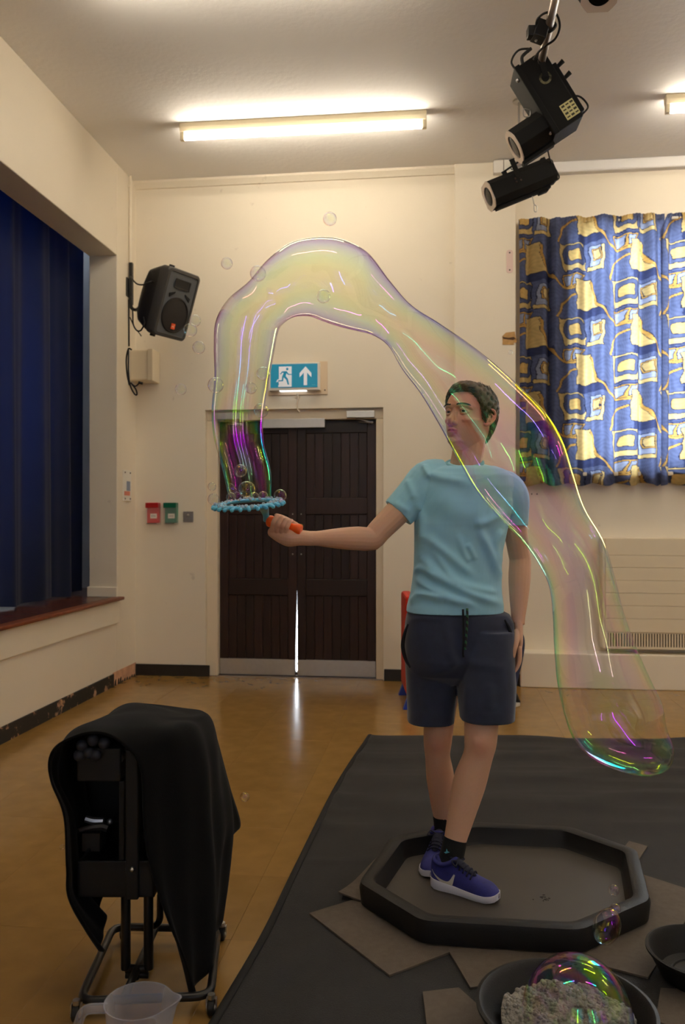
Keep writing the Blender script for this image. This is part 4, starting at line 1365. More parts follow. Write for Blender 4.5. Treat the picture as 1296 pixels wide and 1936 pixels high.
def eyes(r, T, look=(0, 0)):
    sc = M('eye_white', rgb(196, 184, 176), .2)
    ir = M('eye_iris', rgb(44, 38, 34), .08)
    for s in (-1, 1):
        c = np.array([s * .0335, .0715, .0005])
        e = part('eye', MB().ball(T(c), .0125 * T.k, 18, 13), sc, r, smooth=True)
        d = nrm(np.array([look[0], 1, look[1]]))
        a = np.linspace(0, 2 * math.pi, 16, endpoint=False)
        X = nrm(np.cross(d, (0, 0, 1)))
        U = np.cross(X, d)
        ring = lambda rad: np.array([T(c + .0127 * nrm(d * math.sqrt(1 - rad * rad) + rad * (X * math.cos(q) + U * math.sin(q)))) for q in a])
        part('iris', MB().rings([ring(.58), ring(.3), ring(.02)], cap=False), ir, e, smooth=True, flip=False)
        # eyebrow: short overlapping hairs
        b = MB()
        for k in range(70):
            t = rng.uniform(0, 1)
            xb = .012 + .042 * t
            zb3 = .0215 + .007 * math.sin(t * 2.3) - .006 * t + rng.normal(0, .0012)
            yb3 = .0985 - .0135 * t ** 2
            p0 = np.array([s * xb, yb3, zb3])
            p1 = p0 + np.array([s * .008, -.003 * (1 + 2 * t), .0015 - .003 * t])
            b.tube(T(np.array([p0, (p0 + p1) / 2 + (0, .0012, .0006), p1])), [.0013, .0012, .0003], 4)
        part('eyebrow', b, M('brow_hair', rgb(58, 40, 28), .7), r, smooth=True)


def short_hair(r, T, hair_mat, n=2600, top=.020, seed=5):
    rg = np.random.default_rng(seed)
    zs = np.linspace(.117, -.095, 70)
    an = np.linspace(-math.pi, math.pi, 120, endpoint=False)

    def cover(z, a):
        """signed distance-like: >0 where hair grows"""
        q = np.abs(a)
        line = np.interp(q, [0, .45, .75, .95, 1.15, 1.35, 1.5, 1.75, 1.95, 2.3, 3.2], [.073, .074, .070, .052, .030, -.012, -.018, .030, -.030, -.072, -.088])
        return z - line

    def thick(z, a):
        q = np.abs(a)
        t = np.interp(z, [-.09, -.05, 0, .04, .07, .118], [.003, .006, .0095, .013, .0175, top])
        return t + .006 * np.exp(-(q / .7) ** 2) * np.clip((z - .06) / .03, 0, 1)

    b = MB()
    G = []
    for z in zs:
        c = cover(z, an)
        o = np.where(c > 0, thick(z, an) * np.clip(c / .012, .25, 1), -.006)
        o = o + .0016 * np.sin(an * 23 + z * 160) + .0012 * np.sin(an * 11 - z * 240)
        G.append(T(head_surface(z, an, np.where(c > 0, o, -.006))))
    G = np.array(G)
    b.grid(G, close=True)
    b.add(np.vstack([G[0], T(np.array([[0, 0, .117 + top]]))]), [(120, (j + 1) % 120, j) for j in range(120)])
    h = part('hair', b, hair_mat, r, smooth=True, flip=False)
    b = MB()
    k = 0
    while k < n:
        z = rg.uniform(-.088, .118)
        a = rg.uniform(-math.pi, math.pi)
        c = cover(z, a)
        if c < .001:
            continue
        k += 1
        a_ = np.array([a])
        o = thick(z, a) * min(max(c / .012, .25), 1)
        p0 = head_surface(z, a_, np.array([o * .75]))[0]
        nn = nrm(head_surface(z, a_, np.array([.02]))[0] - head_surface(z, a_, np.array([0.0]))[0])
        if z > .06:                                         # swept forward and to one side on top
            d = np.array([.35 + rg.normal(0, .35), .7 + rg.normal(0, .3), -.05])
        else:
            d = np.array([0, -.35 + rg.normal(0, .25), -1.0])
        d = nrm(d - nn * (d @ nn))
        L_ = rg.uniform(.010, .020) * (1.2 if z > .05 else .75)
        p1 = p0 + d * L_ * .5 + nn * .0035
        p2 = p0 + d * L_ + nn * (.0015 + rg.uniform(0, .002))
        b.tube(T(np.array([p0, p1, p2])), np.array([.0016, .0014, .0003]) * T.k, 3, cap=None)
    part('hair_strands', b, hair_mat, h, smooth=True, flip=False)


def make_body(name, r, blobs):
    """blobs: list of (MB, voxel) pieces that overlap under the clothes; one mesh"""
    V, Fc, n = [], [], 0
    for b, vx in blobs:
        v, f = remesh(b, vx, 3)
        V.append(v)
        Fc += [tuple(i + n for i in q) for q in f]
        n += len(v)
    V = np.vstack(V)
    m = MB()
    m.v, m.f, m.n = [V], Fc, n
    o = part(name, m, skin_m, r, smooth=True, flip=False)
    return o, V


def finger(b, base, dirs, lens, r0, r1):
    p = [np.asarray(base, float)]
    for d, l in zip(dirs, lens):
        p.append(p[-1] + nrm(d) * l)
    b.tube(p, np.linspace(r0, r1, len(p)), 10, n=14, cap='round')


# ---- the performer
DP = 3.0
man = thing('person', 'standing man in a light blue t-shirt and navy shorts blowing the giant bubble', 'person', np.array([P(862, 1650, 2.95)[0], 2.97, .022]))
HD = Head(P(888, 790, 3.0), 46, 11, 2)
bh = MB()
head_parts(bh, HD)
nb_ = P(879, 893, 3.02)
bh.tube([HD(np.array([0, -.022, -.03])), HD(np.array([0, -.022, -.09])), (HD(np.array([0, -.02, -.12])) + nb_) / 2, nb_, nb_ - (0, 0, .06)], [.055, .057, .057, .062, .085], 22, n=16)
bh.tube([HD(np.array([-.03, -.05, -.06])), nb_ + (.02, -.045, -.01)], [.014, .012], 10)   # neck muscle
# arm that holds the wand
SR, ER, WR = P(812, 908, 3.0), P(703, 1018, 2.93), P(585, 1018, 2.80)
ba = MB()
ba.tube([P(845, 925, 3.01), SR, SR * .5 + ER * .5, SR * .15 + ER * .85, ER, ER * .75 + WR * .25, ER * .45 + WR * .55, ER * .15 + WR * .85, WR], [.058, .055, .048, .043, .042, .042, .036, .0265, .0255], 18, n=40)
ba.ball(ER + (.008, .01, -.012), .030)
HA, HB = P(506, 984, 2.785), P(569, 1002, 2.755)             # the wand's handle, neck end and butt end
ax = nrm(HB - HA)
hn = nrm(np.cross(ax, (0, -1, 0)))                            # up, across the handle
if hn[2] < 0:
    hn = -hn
hf = nrm(np.cross(hn, ax))
if hf[1] > 0:
    hf = -hf                                                  # towards the camera
HC = lambda s, ang, rad: HA + ax * s + rad * (hn * math.sin(math.radians(ang)) + hf * math.cos(math.radians(ang)))
hl = np.linalg.norm(HB - HA)
RH = .0135                                                    # handle radius in the grip
# palm: under and behind the handle, running back to the wrist
ba.tube([HC(.030, -105, .034), HC(.062, -100, .036), HC(.092, -95, .035), WR * .35 + HC(.105, -95, .03) * .65, WR], [.021, .0255, .028, .027, .0255], 16, n=20, cap='round', ab=[(1, 1), (1, 1.1), (1, 1.1), (1, 1), (1, 1)])
ba.tube([HC(.035, 195, .030), HC(.075, 200, .032), HC(.105, 215, .028)], [.014, .017, .016], 12, n=10, cap='round')
# fingers wrap from the palm round the near side and over the top
for i, s_ in enumerate((.030, .0475, .0645, .0795)):
    rr_ = RH + .0088
    r0_ = (.0092, .0095, .0092, .0082)[i]
    a0, a1 = -78 + 4 * i, 118 - 12 * i
    angs = np.linspace(a0, a1, 9)
    bump = [1.22, 1.12, 1.0, 1.12, 1.0, .97, 1.04, .98, .96]
    ba.tube([HC(s_ + .004 * k / 8, q, rr_ * bump[k]) for k, q in enumerate(angs)], np.linspace(r0_ * 1.06, r0_ * .84, 9), 10, n=24, cap='round')
# thumb lies along the far side and over the knob
ba.tube([HC(.098, 170, .030), HC(.070, 150, .030), HC(.045, 128, .0265), HC(.024, 112, .0255)], [.014, .0115, .0105, .0085], 12, n=16, cap='round')
# hanging arm
SL, EL, WL = P(964, 932, 3.02), P(984, 1060, 3.05), P(980, 1180, 2.97)
bl = MB()
bl.tube([P(930, 935, 3.02), SL, SL * .5 + EL * .5, SL * .15 + EL * .85, EL, EL * .72 + WL * .28, EL * .4 + WL * .6, EL * .12 + WL * .88, WL], [.056, .052, .044, .040, .040, .0405, .034, .0255, .024], 18, n=40)
hd = nrm(np.array([-.02, -.16, -1.0]))
hc = WL + hd * .045
bl.tube([WL - hd * .01, WL + hd * .03, WL + hd * .065, WL + hd * .09], [.022, .026, .027, .022], 14, n=10, cap='round', up=(1, 0, 0), ab=[(1.1, .8), (1.5, .62), (1.55, .55), (1.45, .5)])
for i in range(4):
    bs_ = WL + hd * .085 + np.array([-.002, -.033 + .021 * i, 0.003 * (i in (0, 3))])
    finger(bl, bs_, [hd + (-.05, -.10 + .05 * i, 0), hd + (-.35, 0, 0), hd + (-.7, 0, 0)], [(.040, .044, .042, .033)[i], .026, .020], .0088, .0068)
finger(bl, WL + hd * .025 + (-.01, -.025, 0), [hd + (-.25, -.8, 0), hd + (-.3, -.25, 0), hd + (-.2, 0, 0)], [.036, .032, .026], .0125, .0085)
# legs and the hidden trunk
bg = MB()
RLg = [(845, 1195, 3.03), (836, 1300, 3.05), (831, 1360, 3.06), (828, 1403, 3.07), (828, 1430, 3.085), (833, 1470, 3.11), (837, 1520, 3.13), (840, 1560, 3.14), (839, 1588, 3.13)]
bg.tube([P(*q) for q in RLg], [.086, .066, .057, .0525, .047, .0525, .044, .035, .037], 20, n=44)
LLg = [(916, 1195, 2.98), (913, 1300, 2.95), (911, 1355, 2.93), (909, 1402, 2.91), (904, 1430, 2.91), (888, 1480, 2.91), (873, 1540, 2.895), (858, 1600, 2.875), (850, 1632, 2.865)]
bg.tube([P(*q) for q in LLg], [.09, .070, .062, .0575, .0525, .0585, .048, .0375, .038], 20, n=44)
bg.ball(P(907, 1404, 2.875), (.030, .022, .036))
bg.ball(P(827, 1406, 3.035), (.028, .022, .034))
bg.rings([np.array([P(c, v, 3.0) + (rx * math.cos(t), ry * math.sin(t), 0) for t in np.linspace(0, 2 * math.pi, 24, endpoint=False)]) for v, c, rx, ry in ((900, 880, .13, .075), (960, 876, .155, .10), (1040, 866, .14, .098), (1110, 862, .145, .10), (1180, 874, .165, .105), (1225, 878, .16, .10))])
body, bv = make_body('body', man, [(bh, .0018), (ba, .0020), (bl, .0022), (bg, .0045)])
cols = skin_colors(bv, HD)
kn = np.exp(-(np.linalg.norm(bv - P(909, 1412, 2.86), axis=1) / .04) ** 2) + np.exp(-(np.linalg.norm(bv - P(828, 1412, 3.02), axis=1) / .04) ** 2) + .8 * np.exp(-(np.linalg.norm(bv - HC(.05, 0, .02), axis=1) / .05) ** 2)
cols = cols * (1 - .4 * kn[:, None]) + FLUSH * .4 * kn[:, None]
vcol(body.data, cols)
eyes(man, HD, (-.25, .28))
hair_m = M('brown_hair', rgb(86, 68, 48), .6, var=.3, vscale=60, spec=.3)
short_hair(man, HD, hair_m)


def sring(v, ul, ur, ry, dc, e=2.5, n=64, vt=0.0):
    """one level of a garment: width read from the outline, depth radius ry"""
    L_, R_ = P(ul, v, dc), P(ur, v, dc)
    c, rx = (L_ + R_) / 2, (R_[0] - L_[0]) / 2
    t = np.linspace(0, 2 * math.pi, n, endpoint=False)
    k = (np.abs(np.cos(t)) ** e + np.abs(np.sin(t)) ** e) ** (-1 / e)
    q = np.stack([c[0] + rx * k * np.cos(t), c[1] + ry * k * np.sin(t), np.full(n, c[2])], 1)
    q[:, 2] += vt * np.sin(t)
    return q


def px_of(v):
    """where view-frame points fall on the photo's grid"""
    return CU + F * v[:, 0] / v[:, 1], HOR - F * (v[:, 2] - EYE) / v[:, 1]


def folds(v, f, ridges, front=None, amp=1.0):
    """raises long creases (start, end, half width in px, height in m) on the side that faces the camera"""
    n = vnormals(v, f)
    u, w_ = px_of(v)
    h = np.zeros(len(v))
    for pts, wd, ht in ridges:
        p = crom(np.array(pts, float), 16)
        d = np.full(len(v), 1e9)
        tt = np.zeros(len(v))
        for i in range(15):
            e = p[i + 1] - p[i]
            t = np.clip(((u - p[i, 0]) * e[0] + (w_ - p[i, 1]) * e[1]) / (e @ e + 1e-9), 0, 1)
            dd = np.hypot(u - p[i, 0] - e[0] * t, w_ - p[i, 1] - e[1] * t)
            m = dd < d
            d[m], tt[m] = dd[m], (i + t[m]) / 15
        h += ht * np.exp(-(d / wd) ** 2) * np.clip(np.minimum(tt, 1 - tt) * 5 + .15, 0, 1)
    side = np.clip(-n[:, 1] * 1.5 + .2, 0, 1)
    return v + n * (h * side * amp)[:, None]


# t-shirt
b = MB()
b.rings([sring(*q) for q in ((874, 848, 908, .061, 3.02, 2.0, 64, .016), (878, 840, 917, .070, 3.02, 2.1, 64, .012), (882, 822, 938, .084, 3.01, 2.1), (888, 806, 954, .096, 3.005, 2.3), (900, 796, 968, .106, 3.0, 2.4),
                             (920, 791, 971, .114, 3.0), (950, 788, 966, .120, 3.0), (990, 784, 961, .122, 3.0), (1040, 784, 950, .117, 3.0), (1080, 783, 946, .116, 3.0), (1120, 777, 948, .121, 3.0), (1146, 770, 951, .127, 3.0), (1156, 769, 951, .128, 3.0))])
b.tube([P(838, 905, 3.01), P(812, 908, 3.0), P(790, 932, 2.99), P(771, 951, 2.98), P(753, 970, 2.975)], [.070, .0745, .071, .065, .062], 22, n=16)
b.tube([P(930, 922, 3.02), P(954, 924, 3.02), P(970, 940, 3.02), P(975, 968, 3.03), P(976, 994, 3.03)], [.066, .068, .060, .049, .0435], 22, n=16, ab=[(1, 1), (1, 1), (1.05, 1), (1.2, 1), (1.25, 1)], up=(1, 0, 0))
v, f = remesh(b, .0034, 5)
v = folds(v, f, amp=1.5, ridges=[
    ([(802, 1010), (850, 1050), (897, 1090)], 9, .008), ([(797, 1052), (835, 1092), (888, 1122), (948, 1142)], 9, .012), ([(786, 1094), (818, 1114), (863, 1132), (905, 1148)], 7, .009),
    ([(783, 1120), (830, 1128), (880, 1146)], 6, .007), ([(884, 1026), (900, 1060)], 6, .006), ([(908, 1000), (930, 1055), (946, 1098)], 8, .010), ([(866, 1010), (880, 1050), (890, 1062)], 6, .005),
    ([(806, 895), (840, 905), (885, 912)], 9, .008), ([(800, 878), (806, 892), (812, 905)], 5, .006), ([(820, 935), (870, 968), (920, 975)], 22, .007), ([(955, 965), (925, 985), (895, 992)], 8, .008),
    ([(950, 1000), (938, 1030), (945, 1070)], 7, .007), ([(778, 1085), (800, 1075), (830, 1096)], 6, .009), ([(770, 1140), (800, 1126), (840, 1136)], 7, .008), ([(790, 950), (800, 985), (798, 1030)], 7, .007),
    ([(745, 950), (775, 968)], 6, .004), ([(770, 905), (785, 945)], 7, .005), ([(962, 940), (968, 975)], 6, .005), ([(860, 1098), (900, 1112), (940, 1120)], 7, .007), ([(820, 1040), (850, 1085), (870, 1105)], 7, .006)])
q = MB()
q.v, q.f, q.n = [v], f, len(v)
shirt_m = M('light_blue_jersey', rgb(160, 216, 238), .85, sheen=.15, var=.05, vscale=14, bump=.05, bscale=900)
tee = part('t_shirt', q, shirt_m, man, smooth=True, flip=False)
# ribbed collar, sleeve and bottom hems
t = np.linspace(0, 2 * math.pi, 41)
nc = P(878, 877, 3.015)
part('collar', MB().tube([nc + (.066 * math.cos(a), .064 * math.sin(a) - .010, .019 * math.sin(a) + .002 + .004 * math.cos(a)) for a in t], .0062, 8, cap=None), M('collar_rib', rgb(124, 182, 200), .85), tee, smooth=True)
# shorts
b = MB()
b.rings([sring(*q) for q in ((1150, 778, 942, .112, 3.0), (1160, 770, 962, .123, 3.0), (1175, 767, 969, .126, 3.0), (1210, 764, 972, .126, 3.0), (1245, 766, 974, .122, 3.0), (1272, 775, 970, .10, 3.0), (1290, 800, 940, .06, 3.0))])
b.rings([sring(*q) for q in ((1190, 765, 868, .108, 3.02), (1240, 766, 868, .110, 3.03), (1300, 769, 863, .104, 3.04), (1345, 771, 859, .098, 3.045), (1363, 771, 858, .097, 3.045))])
b.rings([sring(*q) for q in ((1190, 868, 969, .110, 2.98), (1240, 867, 972, .112, 2.965), (1300, 866, 975, .106, 2.95), (1340, 869, 973, .101, 2.94), (1359, 871, 972, .10, 2.94))])
v, f = remesh(b, .0045, 4)
v = folds(v, f, [([(868, 1240), (850, 1262), (800, 1275)], 9, .006), ([(870, 1230), (900, 1255), (960, 1262)], 9, .006), ([(845, 1180), (852, 1230), (862, 1262)], 8, .005), ([(800, 1290), (806, 1350)], 8, .005), ([(925, 1290), (930, 1345)], 10, .005), ([(770, 1175), (800, 1168), (840, 1172)], 6, .004), ([(958, 1165), (972, 1190), (976, 1230)], 6, .006), ([(885, 1290), (880, 1350)], 7, .004)])
q = MB()
q.v, q.f, q.n = [v], f, len(v)
shorts_m = M('navy_sweat_cloth', rgb(46, 52, 72), .9, sheen=.25, var=.12, vscale=30, bump=.08, bscale=700)
sh = part('shorts', q, shorts_m, man, smooth=True, flip=False)
dark_lin = M('dark_pocket_lining', rgb(18, 20, 28), .9)
part('pocket_edge', MB().tube([P(772, 1180, 2.93), P(765, 1200, 2.93), P(762, 1222, 2.95), P(767, 1245, 2.95), P(776, 1262, 2.93)], [.003, .006, .007, .006, .003], 8, n=20), dark_lin, sh, smooth=True)
part('pocket_edge', MB().tube([P(955, 1172, 2.90), P(964, 1190, 2.91), P(968, 1215, 2.91), P(966, 1240, 2.90)], [.003, .006, .007, .004], 8, n=20), dark_lin, sh, smooth=True)
cordm = bpy.data.materials.new('green_black_cord')
cordm.use_nodes = True
nt = cordm.node_tree
wv = nt.nodes.new('ShaderNodeTexWave')
wv.bands_direction = 'DIAGONAL'
wv.inputs['Scale'].default_value = 26
tc = nt.nodes.new('ShaderNodeTexCoord')
cr = nt.nodes.new('ShaderNodeValToRGB')
cr.color_ramp.interpolation = 'CONSTANT'
cr.color_ramp.elements[0].color = rgb(16, 18, 20)
cr.color_ramp.elements[1].position, cr.color_ramp.elements[1].color = .6, rgb(46, 104, 66)
nt.links.new(tc.outputs['Object'], wv.inputs['Vector'])
nt.links.new(wv.outputs['Fac'], cr.inputs['Fac'])
nt.links.new(cr.outputs[0], nt.nodes['Principled BSDF'].inputs['Base Color'])
part('drawstring', MB().tube([P(884, 1150, 2.865), P(884, 1175, 2.862), P(882, 1205, 2.862), P(880, 1228, 2.865)], .0042, 8, n=16), cordm, sh, smooth=True)
part('drawstring', MB().tube([P(876, 1152, 2.865), P(877, 1190, 2.862), P(876, 1232, 2.868), P(877, 1242, 2.87)], [.0035, .0035, .0035, .005], 8, n=16), M('black_cord', rgb(14, 15, 18), .8), sh, smooth=True)

# socks and shoes
sock_m = M('black_sock', rgb(14, 14, 16), .9, bump=.1, bscale=500)
s1 = part('sock', MB().tube([P(862, 1586, 2.878), P(857, 1608, 2.872), P(851, 1634, 2.865), P(847, 1655, 2.86)], [.0415, .042, .043, .043], 20, n=12), sock_m, man, smooth=40)
mk3 = lambda pts, h, o, X, Y, N: MB().prism(pts, h, o=o, X=X, Y=Y, N=N)
part('sock_emblem', mk3([(-.009, -.004), (-.002, -.002), (0, .009), (.003, -.001), (.010, -.004), (.003, -.006), (-.003, -.008)], .002, P(845, 1609, 2.8335), (1, 0, 0), (0, 0, 1), (0, -1, 0)), M('teal_thread', rgb(84, 160, 176), .7), s1)
part('sock', MB().tube([P(838, 1540, 3.137), P(840, 1560, 3.14), P(839, 1588, 3.13), P(836, 1602, 3.12)], [.0395, .039, .040, .041], 20, n=12), sock_m, man, smooth=40)
shoe_m = M('royal_blue_knit', rgb(38, 40, 112), .75, var=.25, vscale=40, bump=.15, bscale=500)
shoe_d = M('dark_navy_knit', rgb(18, 20, 44), .8, var=.2, vscale=40)
sole_m = M('white_foam_sole', rgb(226, 224, 232), .5)


def shoe(parent, heel, toe, side, z0):
    """trainer from heel to toe (floor points, view frame); side: +1 when the logo faces local +Y"""
    heel, toe = np.asarray(heel, float), np.asarray(toe, float)
    X = nrm(np.array([toe[0] - heel[0], toe[1] - heel[1], 0]))
    Y = np.cross((0, 0, 1), X)
    L_ = np.linalg.norm((toe - heel)[:2])
    o = np.array([heel[0], heel[1], z0])
    at = lambda x, y, z: o + X * x * L_ + Y * y + np.array([0, 0, z])
    ts = [0, .03, .09, .18, .28, .38, .5, .62, .74, .84, .92, .97, 1.0]
    wdt = [.006, .022, .031, .034, .034, .034, .037, .042, .0445, .042, .034, .023, .006]
    sth = [.030, .032, .034, .034, .032, .029, .026, .025, .024, .023, .022, .022, .022]
    roc = [.010, .006, .002, 0, 0, 0, 0, 0, 0, .001, .005, .009, .014]
    off = [0, 0, 0, 0, .001, .002, .003, .003, .002, 0, -.003, -.006, -.008]
    b = MB()
    R_ = []
    for t, w_, h, rk, of in zip(ts, wdt, sth, roc, off):
        w2 = w_ + .004
        R_.append([at(t, side * -of + s_ * w2 * k, z) for s_, k, z in ((-1, .92, rk), (-1, 1.04, rk + h * .5), (-1, .98, rk + h), (1, .98, rk + h), (1, 1.04, rk + h * .5), (1, .92, rk))])
    b.rings(R_)
    part('sole', b, sole_m, parent, smooth=50)
    top = [.075, .092, .094, .083, .088, .090, .073, .058, .049, .044, .036, .028, .02]
    R_ = []
    a = np.linspace(-.15, math.pi + .15, 21)
    for t, w_, h, tp_, of in zip(ts, wdt, sth, top, off):
        pw = 2.3
        k = (np.abs(np.cos(a)) ** pw + np.abs(np.sin(a)) ** pw) ** (-1 / pw)
        R_.append([at(t, side * -of + w_ * kk * math.cos(q), .018 + (tp_ + .012 - .018) * max(kk * math.sin(q), -.05)) for q, kk in zip(a, k)])
    R_ = np.array([crom(np.array(R_)[:, j], 36) for j in range(21)]).transpose(1, 0, 2)
    up_ = part('upper', MB().rings(R_), shoe_m, parent, smooth=True)
    # collar, tongue and laces
    cl = [at(.06, 0, .100), at(.10, .030, .100), at(.20, .034, .092), at(.31, .026, .100), at(.36, .0, .108), at(.31, -.026, .100), at(.20, -.034, .092), at(.10, -.030, .100), at(.06, 0, .100)]
    part('collar', MB().tube(cl, .008, 8, n=36, cap=None), shoe_m, up_, smooth=True)
    part('tongue', MB().tube([at(.34, 0, .108), at(.42, 0, .100), at(.52, 0, .086), at(.62, 0, .074)], [.016, .019, .018, .012], 12, n=12, cap='round', ab=[(1, .35)] * 4), shoe_d, up_, smooth=True)
    b = MB()
    for k in range(5):
        t = .40 + .055 * k
        hz = np.interp(t, [.36, .5, .62, .74], [.106, .092, .077, .066])
        wx = .021 + .002 * k
        b.tube([at(t, -wx, hz - .014), at(t + .01, -wx * .4, hz + .001), at(t + .012, wx * .4, hz + .001), at(t, wx, hz - .014)], .0030, 6, n=12)
    b.tube([at(.40, -.006, .106), at(.36, -.03, .112), at(.42, -.036, .10), at(.40, 0, .107), at(.36, .028, .113), at(.43, .034, .10), at(.40, .004, .107)], .0026, 6, n=30)
    part('laces', b, shoe_d, up_, smooth=True)
    # the curved tick on the outer side
    sw = crom(np.array([(.05, .066), (.14, .050), (.24, .041), (.32, .043), (.385, .068)]), 16)
    lo = crom(np.array([(.05, .063), (.14, .043), (.26, .029), (.36, .026), (.405, .066)]), 16)
    b = MB()
    G = []
    for pa, pb2 in zip(sw, lo):
        row = []
        for k in range(4):
            q = pa * (1 - k / 3) + pb2 * k / 3
            w_ = np.interp(q[0], ts, wdt)
            tp_ = np.interp(q[0], ts, top) + .012 - .018
            sn = np.clip((q[1] - .018) / tp_, 0, .98)
            co = (1 - sn ** 2.3) ** (1 / 2.3)
            row.append(at(q[0], side * (-np.interp(q[0], ts, off) + w_ * co * 1.02 + .0016), q[1]))
        G.append(row)
    b.grid(G)
    part('tick_emblem', b, M('silver_tick', rgb(196, 190, 178), .5), up_, smooth=True, label='pale curved tick on the side')


ZF = .0245
shoe(man, at_z(817, 1672, ZF), at_z(946, 1706, ZF), -1, ZF)
hr = P(839, 0, 3.155)
tr2 = P(812, 0, 2.905)
shoe(man, (hr[0], hr[1], ZF), (tr2[0], tr2[1], ZF), 1, ZF)

# ---- the person sitting behind him: a knee and a shoe show
DQ = 5.83
sit = thing('person', 'seated person almost hidden behind the man, one dark blue knee and a black shoe showing', 'person', np.array([P(905, 1300, DQ)[0], DQ, 0]))
HS = Head(P(868, 1035, DQ), -75, -4, 0, .98)
b1 = MB()
head_parts(b1, HS)
b1.tube([HS(np.array([0, -.02, -.05])), P(866, 1085, DQ), P(866, 1100, DQ)], [.052, .055, .07], 16, n=8)
v2 = lambda u, v, dd=0.0: P(u, v, DQ + dd)
b1.rings([np.array([v2(c, vv_) + (rx * math.cos(t_), ry * math.sin(t_), 0) for t_ in np.linspace(0, 2 * math.pi, 24, endpoint=False)]) for vv_, c, rx, ry in ((1085, 866, .07, .08), (1095, 866, .085, .17), (1110, 867, .10, .19), (1150, 868, .11, .17), (1195, 868, .11, .16), (1225, 870, .13, .17))])
for s_ in (-1, 1):
    dd = s_ * .10
    b1.tube([v2(868, 1100, s_ * .17), v2(875, 1150, s_ * .20), v2(900, 1168, s_ * .17), v2(930, 1172, s_ * .11)], [.045, .04, .035, .026], 12, n=16)
    b1.tube([v2(928, 1172, s_ * .11), v2(944, 1176, s_ * .09)], [.024, .018], 10, n=6, cap='round')
    for k in range(4):
        finger(b1, v2(940, 1173, s_ * .09 + .016 * (k - 1.5)), [(1, 0, -.25), (.8, 0, -.7)], [.032, .03], .0088, .007)
    finger(b1, v2(932, 1174, s_ * .06), [(1, -s_ * .3, -.2), (1, 0, -.3)], [.03, .025], .010, .008)
ob, ov = make_body('body', sit, [(b1, .004)])
vcol(ob.data, skin_colors(ov, HS))
eyes(sit, HS, (0, 0))
short_hair(sit, HS, M('dark_hair', rgb(36, 28, 24), .55), 700, .018, 9)
b = MB()
b.rings([np.array([v2(c, vv_) + (rx * math.cos(t_), ry * math.sin(t_), 0) for t_ in np.linspace(0, 2 * math.pi, 24, endpoint=False)]) for vv_, c, rx, ry in ((1084, 866, .075, .09), (1092, 866, .095, .18), (1110, 867, .115, .205), (1150, 868, .125, .185), (1200, 868, .125, .175), (1222, 870, .14, .18))])
for s_ in (-1, 1):
    b.tube([v2(867, 1102, s_ * .16), v2(872, 1130, s_ * .20), v2(880, 1150, s_ * .205)], [.062, .056, .052], 14, n=8)
v, f = remesh(b, .007, 3)
q = MB()
q.v, q.f, q.n = [v], f, len(v)
part('jumper', q, M('charcoal_jumper', rgb(46, 46, 52), .9), sit, smooth=True, flip=False)
b = MB()
for s_, du in ((-1, 0), (1, -6)):
    b.tube([v2(868, 1212, s_ * .09), v2(920 + du, 1206, s_ * .10), v2(968 + du, 1202, s_ * .10), v2(977 + du, 1216, s_ * .10), v2(974 + du, 1250, s_ * .10), v2(967 + du, 1285, s_ * .10), v2(964 + du, 1308, s_ * .10)], [.085, .075, .062, .058, .052, .046, .045], 16, n=34)
v, f = remesh(b, .006, 3)
q = MB()
q.v, q.f, q.n = [v], f, len(v)
part('jeans', q, M('dark_blue_denim', rgb(42, 48, 78), .9, var=.12, vscale=30), sit, smooth=True, flip=False)
for s_, du in ((-1, 0), (1, -6)):
    hp, tp2 = P(954 + du, 0, DQ + s_ * .10), P(984 + du, 0, DQ + s_ * .10 - .02)
    L_ = tp2[0] - hp[0]
    yy = hp[1]
    b = MB()
    outl = [(hp[0] - .02 + .0, -.03), (hp[0] + L_ * .5, -.045), (tp2[0] - .03, -.048), (tp2[0], -.025), (tp2[0], .02), (tp2[0] - .03, .045), (hp[0] + L_ * .5, .045), (hp[0] - .02, .03), (hp[0] - .04, 0)]
    part('shoe_sole', MB().prism([(x, yy + y) for x, y in outl], .026), M('white_rubber_sole', rgb(205, 198, 188), .6), sit, bevel=.005)
    part('shoe', MB().tube([(hp[0] - .015, yy, .06), (hp[0] + .05, yy, .062), (hp[0] + L_ * .75, yy, .046), (tp2[0] - .015, yy, .036)], [.042, .043, .040, .026], 14, n=12, cap='round', ab=[(1, 1), (1, 1), (1, .7), (1, .6)]), M('black_canvas', rgb(22, 20, 24), .8), sit, smooth=True)

# ---- red seat with blue feet that the person sits on
dz = lambda u, v, dd=0: P(u, v, 5.85 + dd)
q0 = dz(763, 1300)
seat = thing('seat', 'red panelled seat with blue feet, mostly hidden behind the man', 'seat', np.array([(q0[0] + .25), 5.85, 0]))
red_m = M('red_vinyl', rgb(206, 42, 26), .45, var=.06)
blu_m = M('blue_plastic_foot', rgb(30, 56, 150), .45)
xb_ = q0[0]
ztop, zlow = dz(763, 1122)[2], dz(763, 1302)[2]
part('back_panel', MB().bx(xb_, xb_ + .075, 5.62, 6.08, zlow, ztop), red_m, seat, bevel=.02)
part('seat_pad', MB().bx(xb_ + .075, xb_ + .62, 5.64, 6.06, .30, .382), red_m, seat, bevel=.02)
part('front_panel', MB().bx(xb_ + .54, xb_ + .60, 5.66, 6.04, .06, .30), red_m, seat, bevel=.012)
for x in (xb_ + .03, xb_ + .57):
    for y in (5.62, 6.08):
        part('foot', MB().prism([(x - .05, 0), (x + .05, 0), (x + .022, .085), (x - .018, .085)], .05, o=(0, y - .025, 0), X=(1, 0, 0), Y=(0, 0, 1), N=(0, 1, 0)), blu_m, seat, bevel=.006)
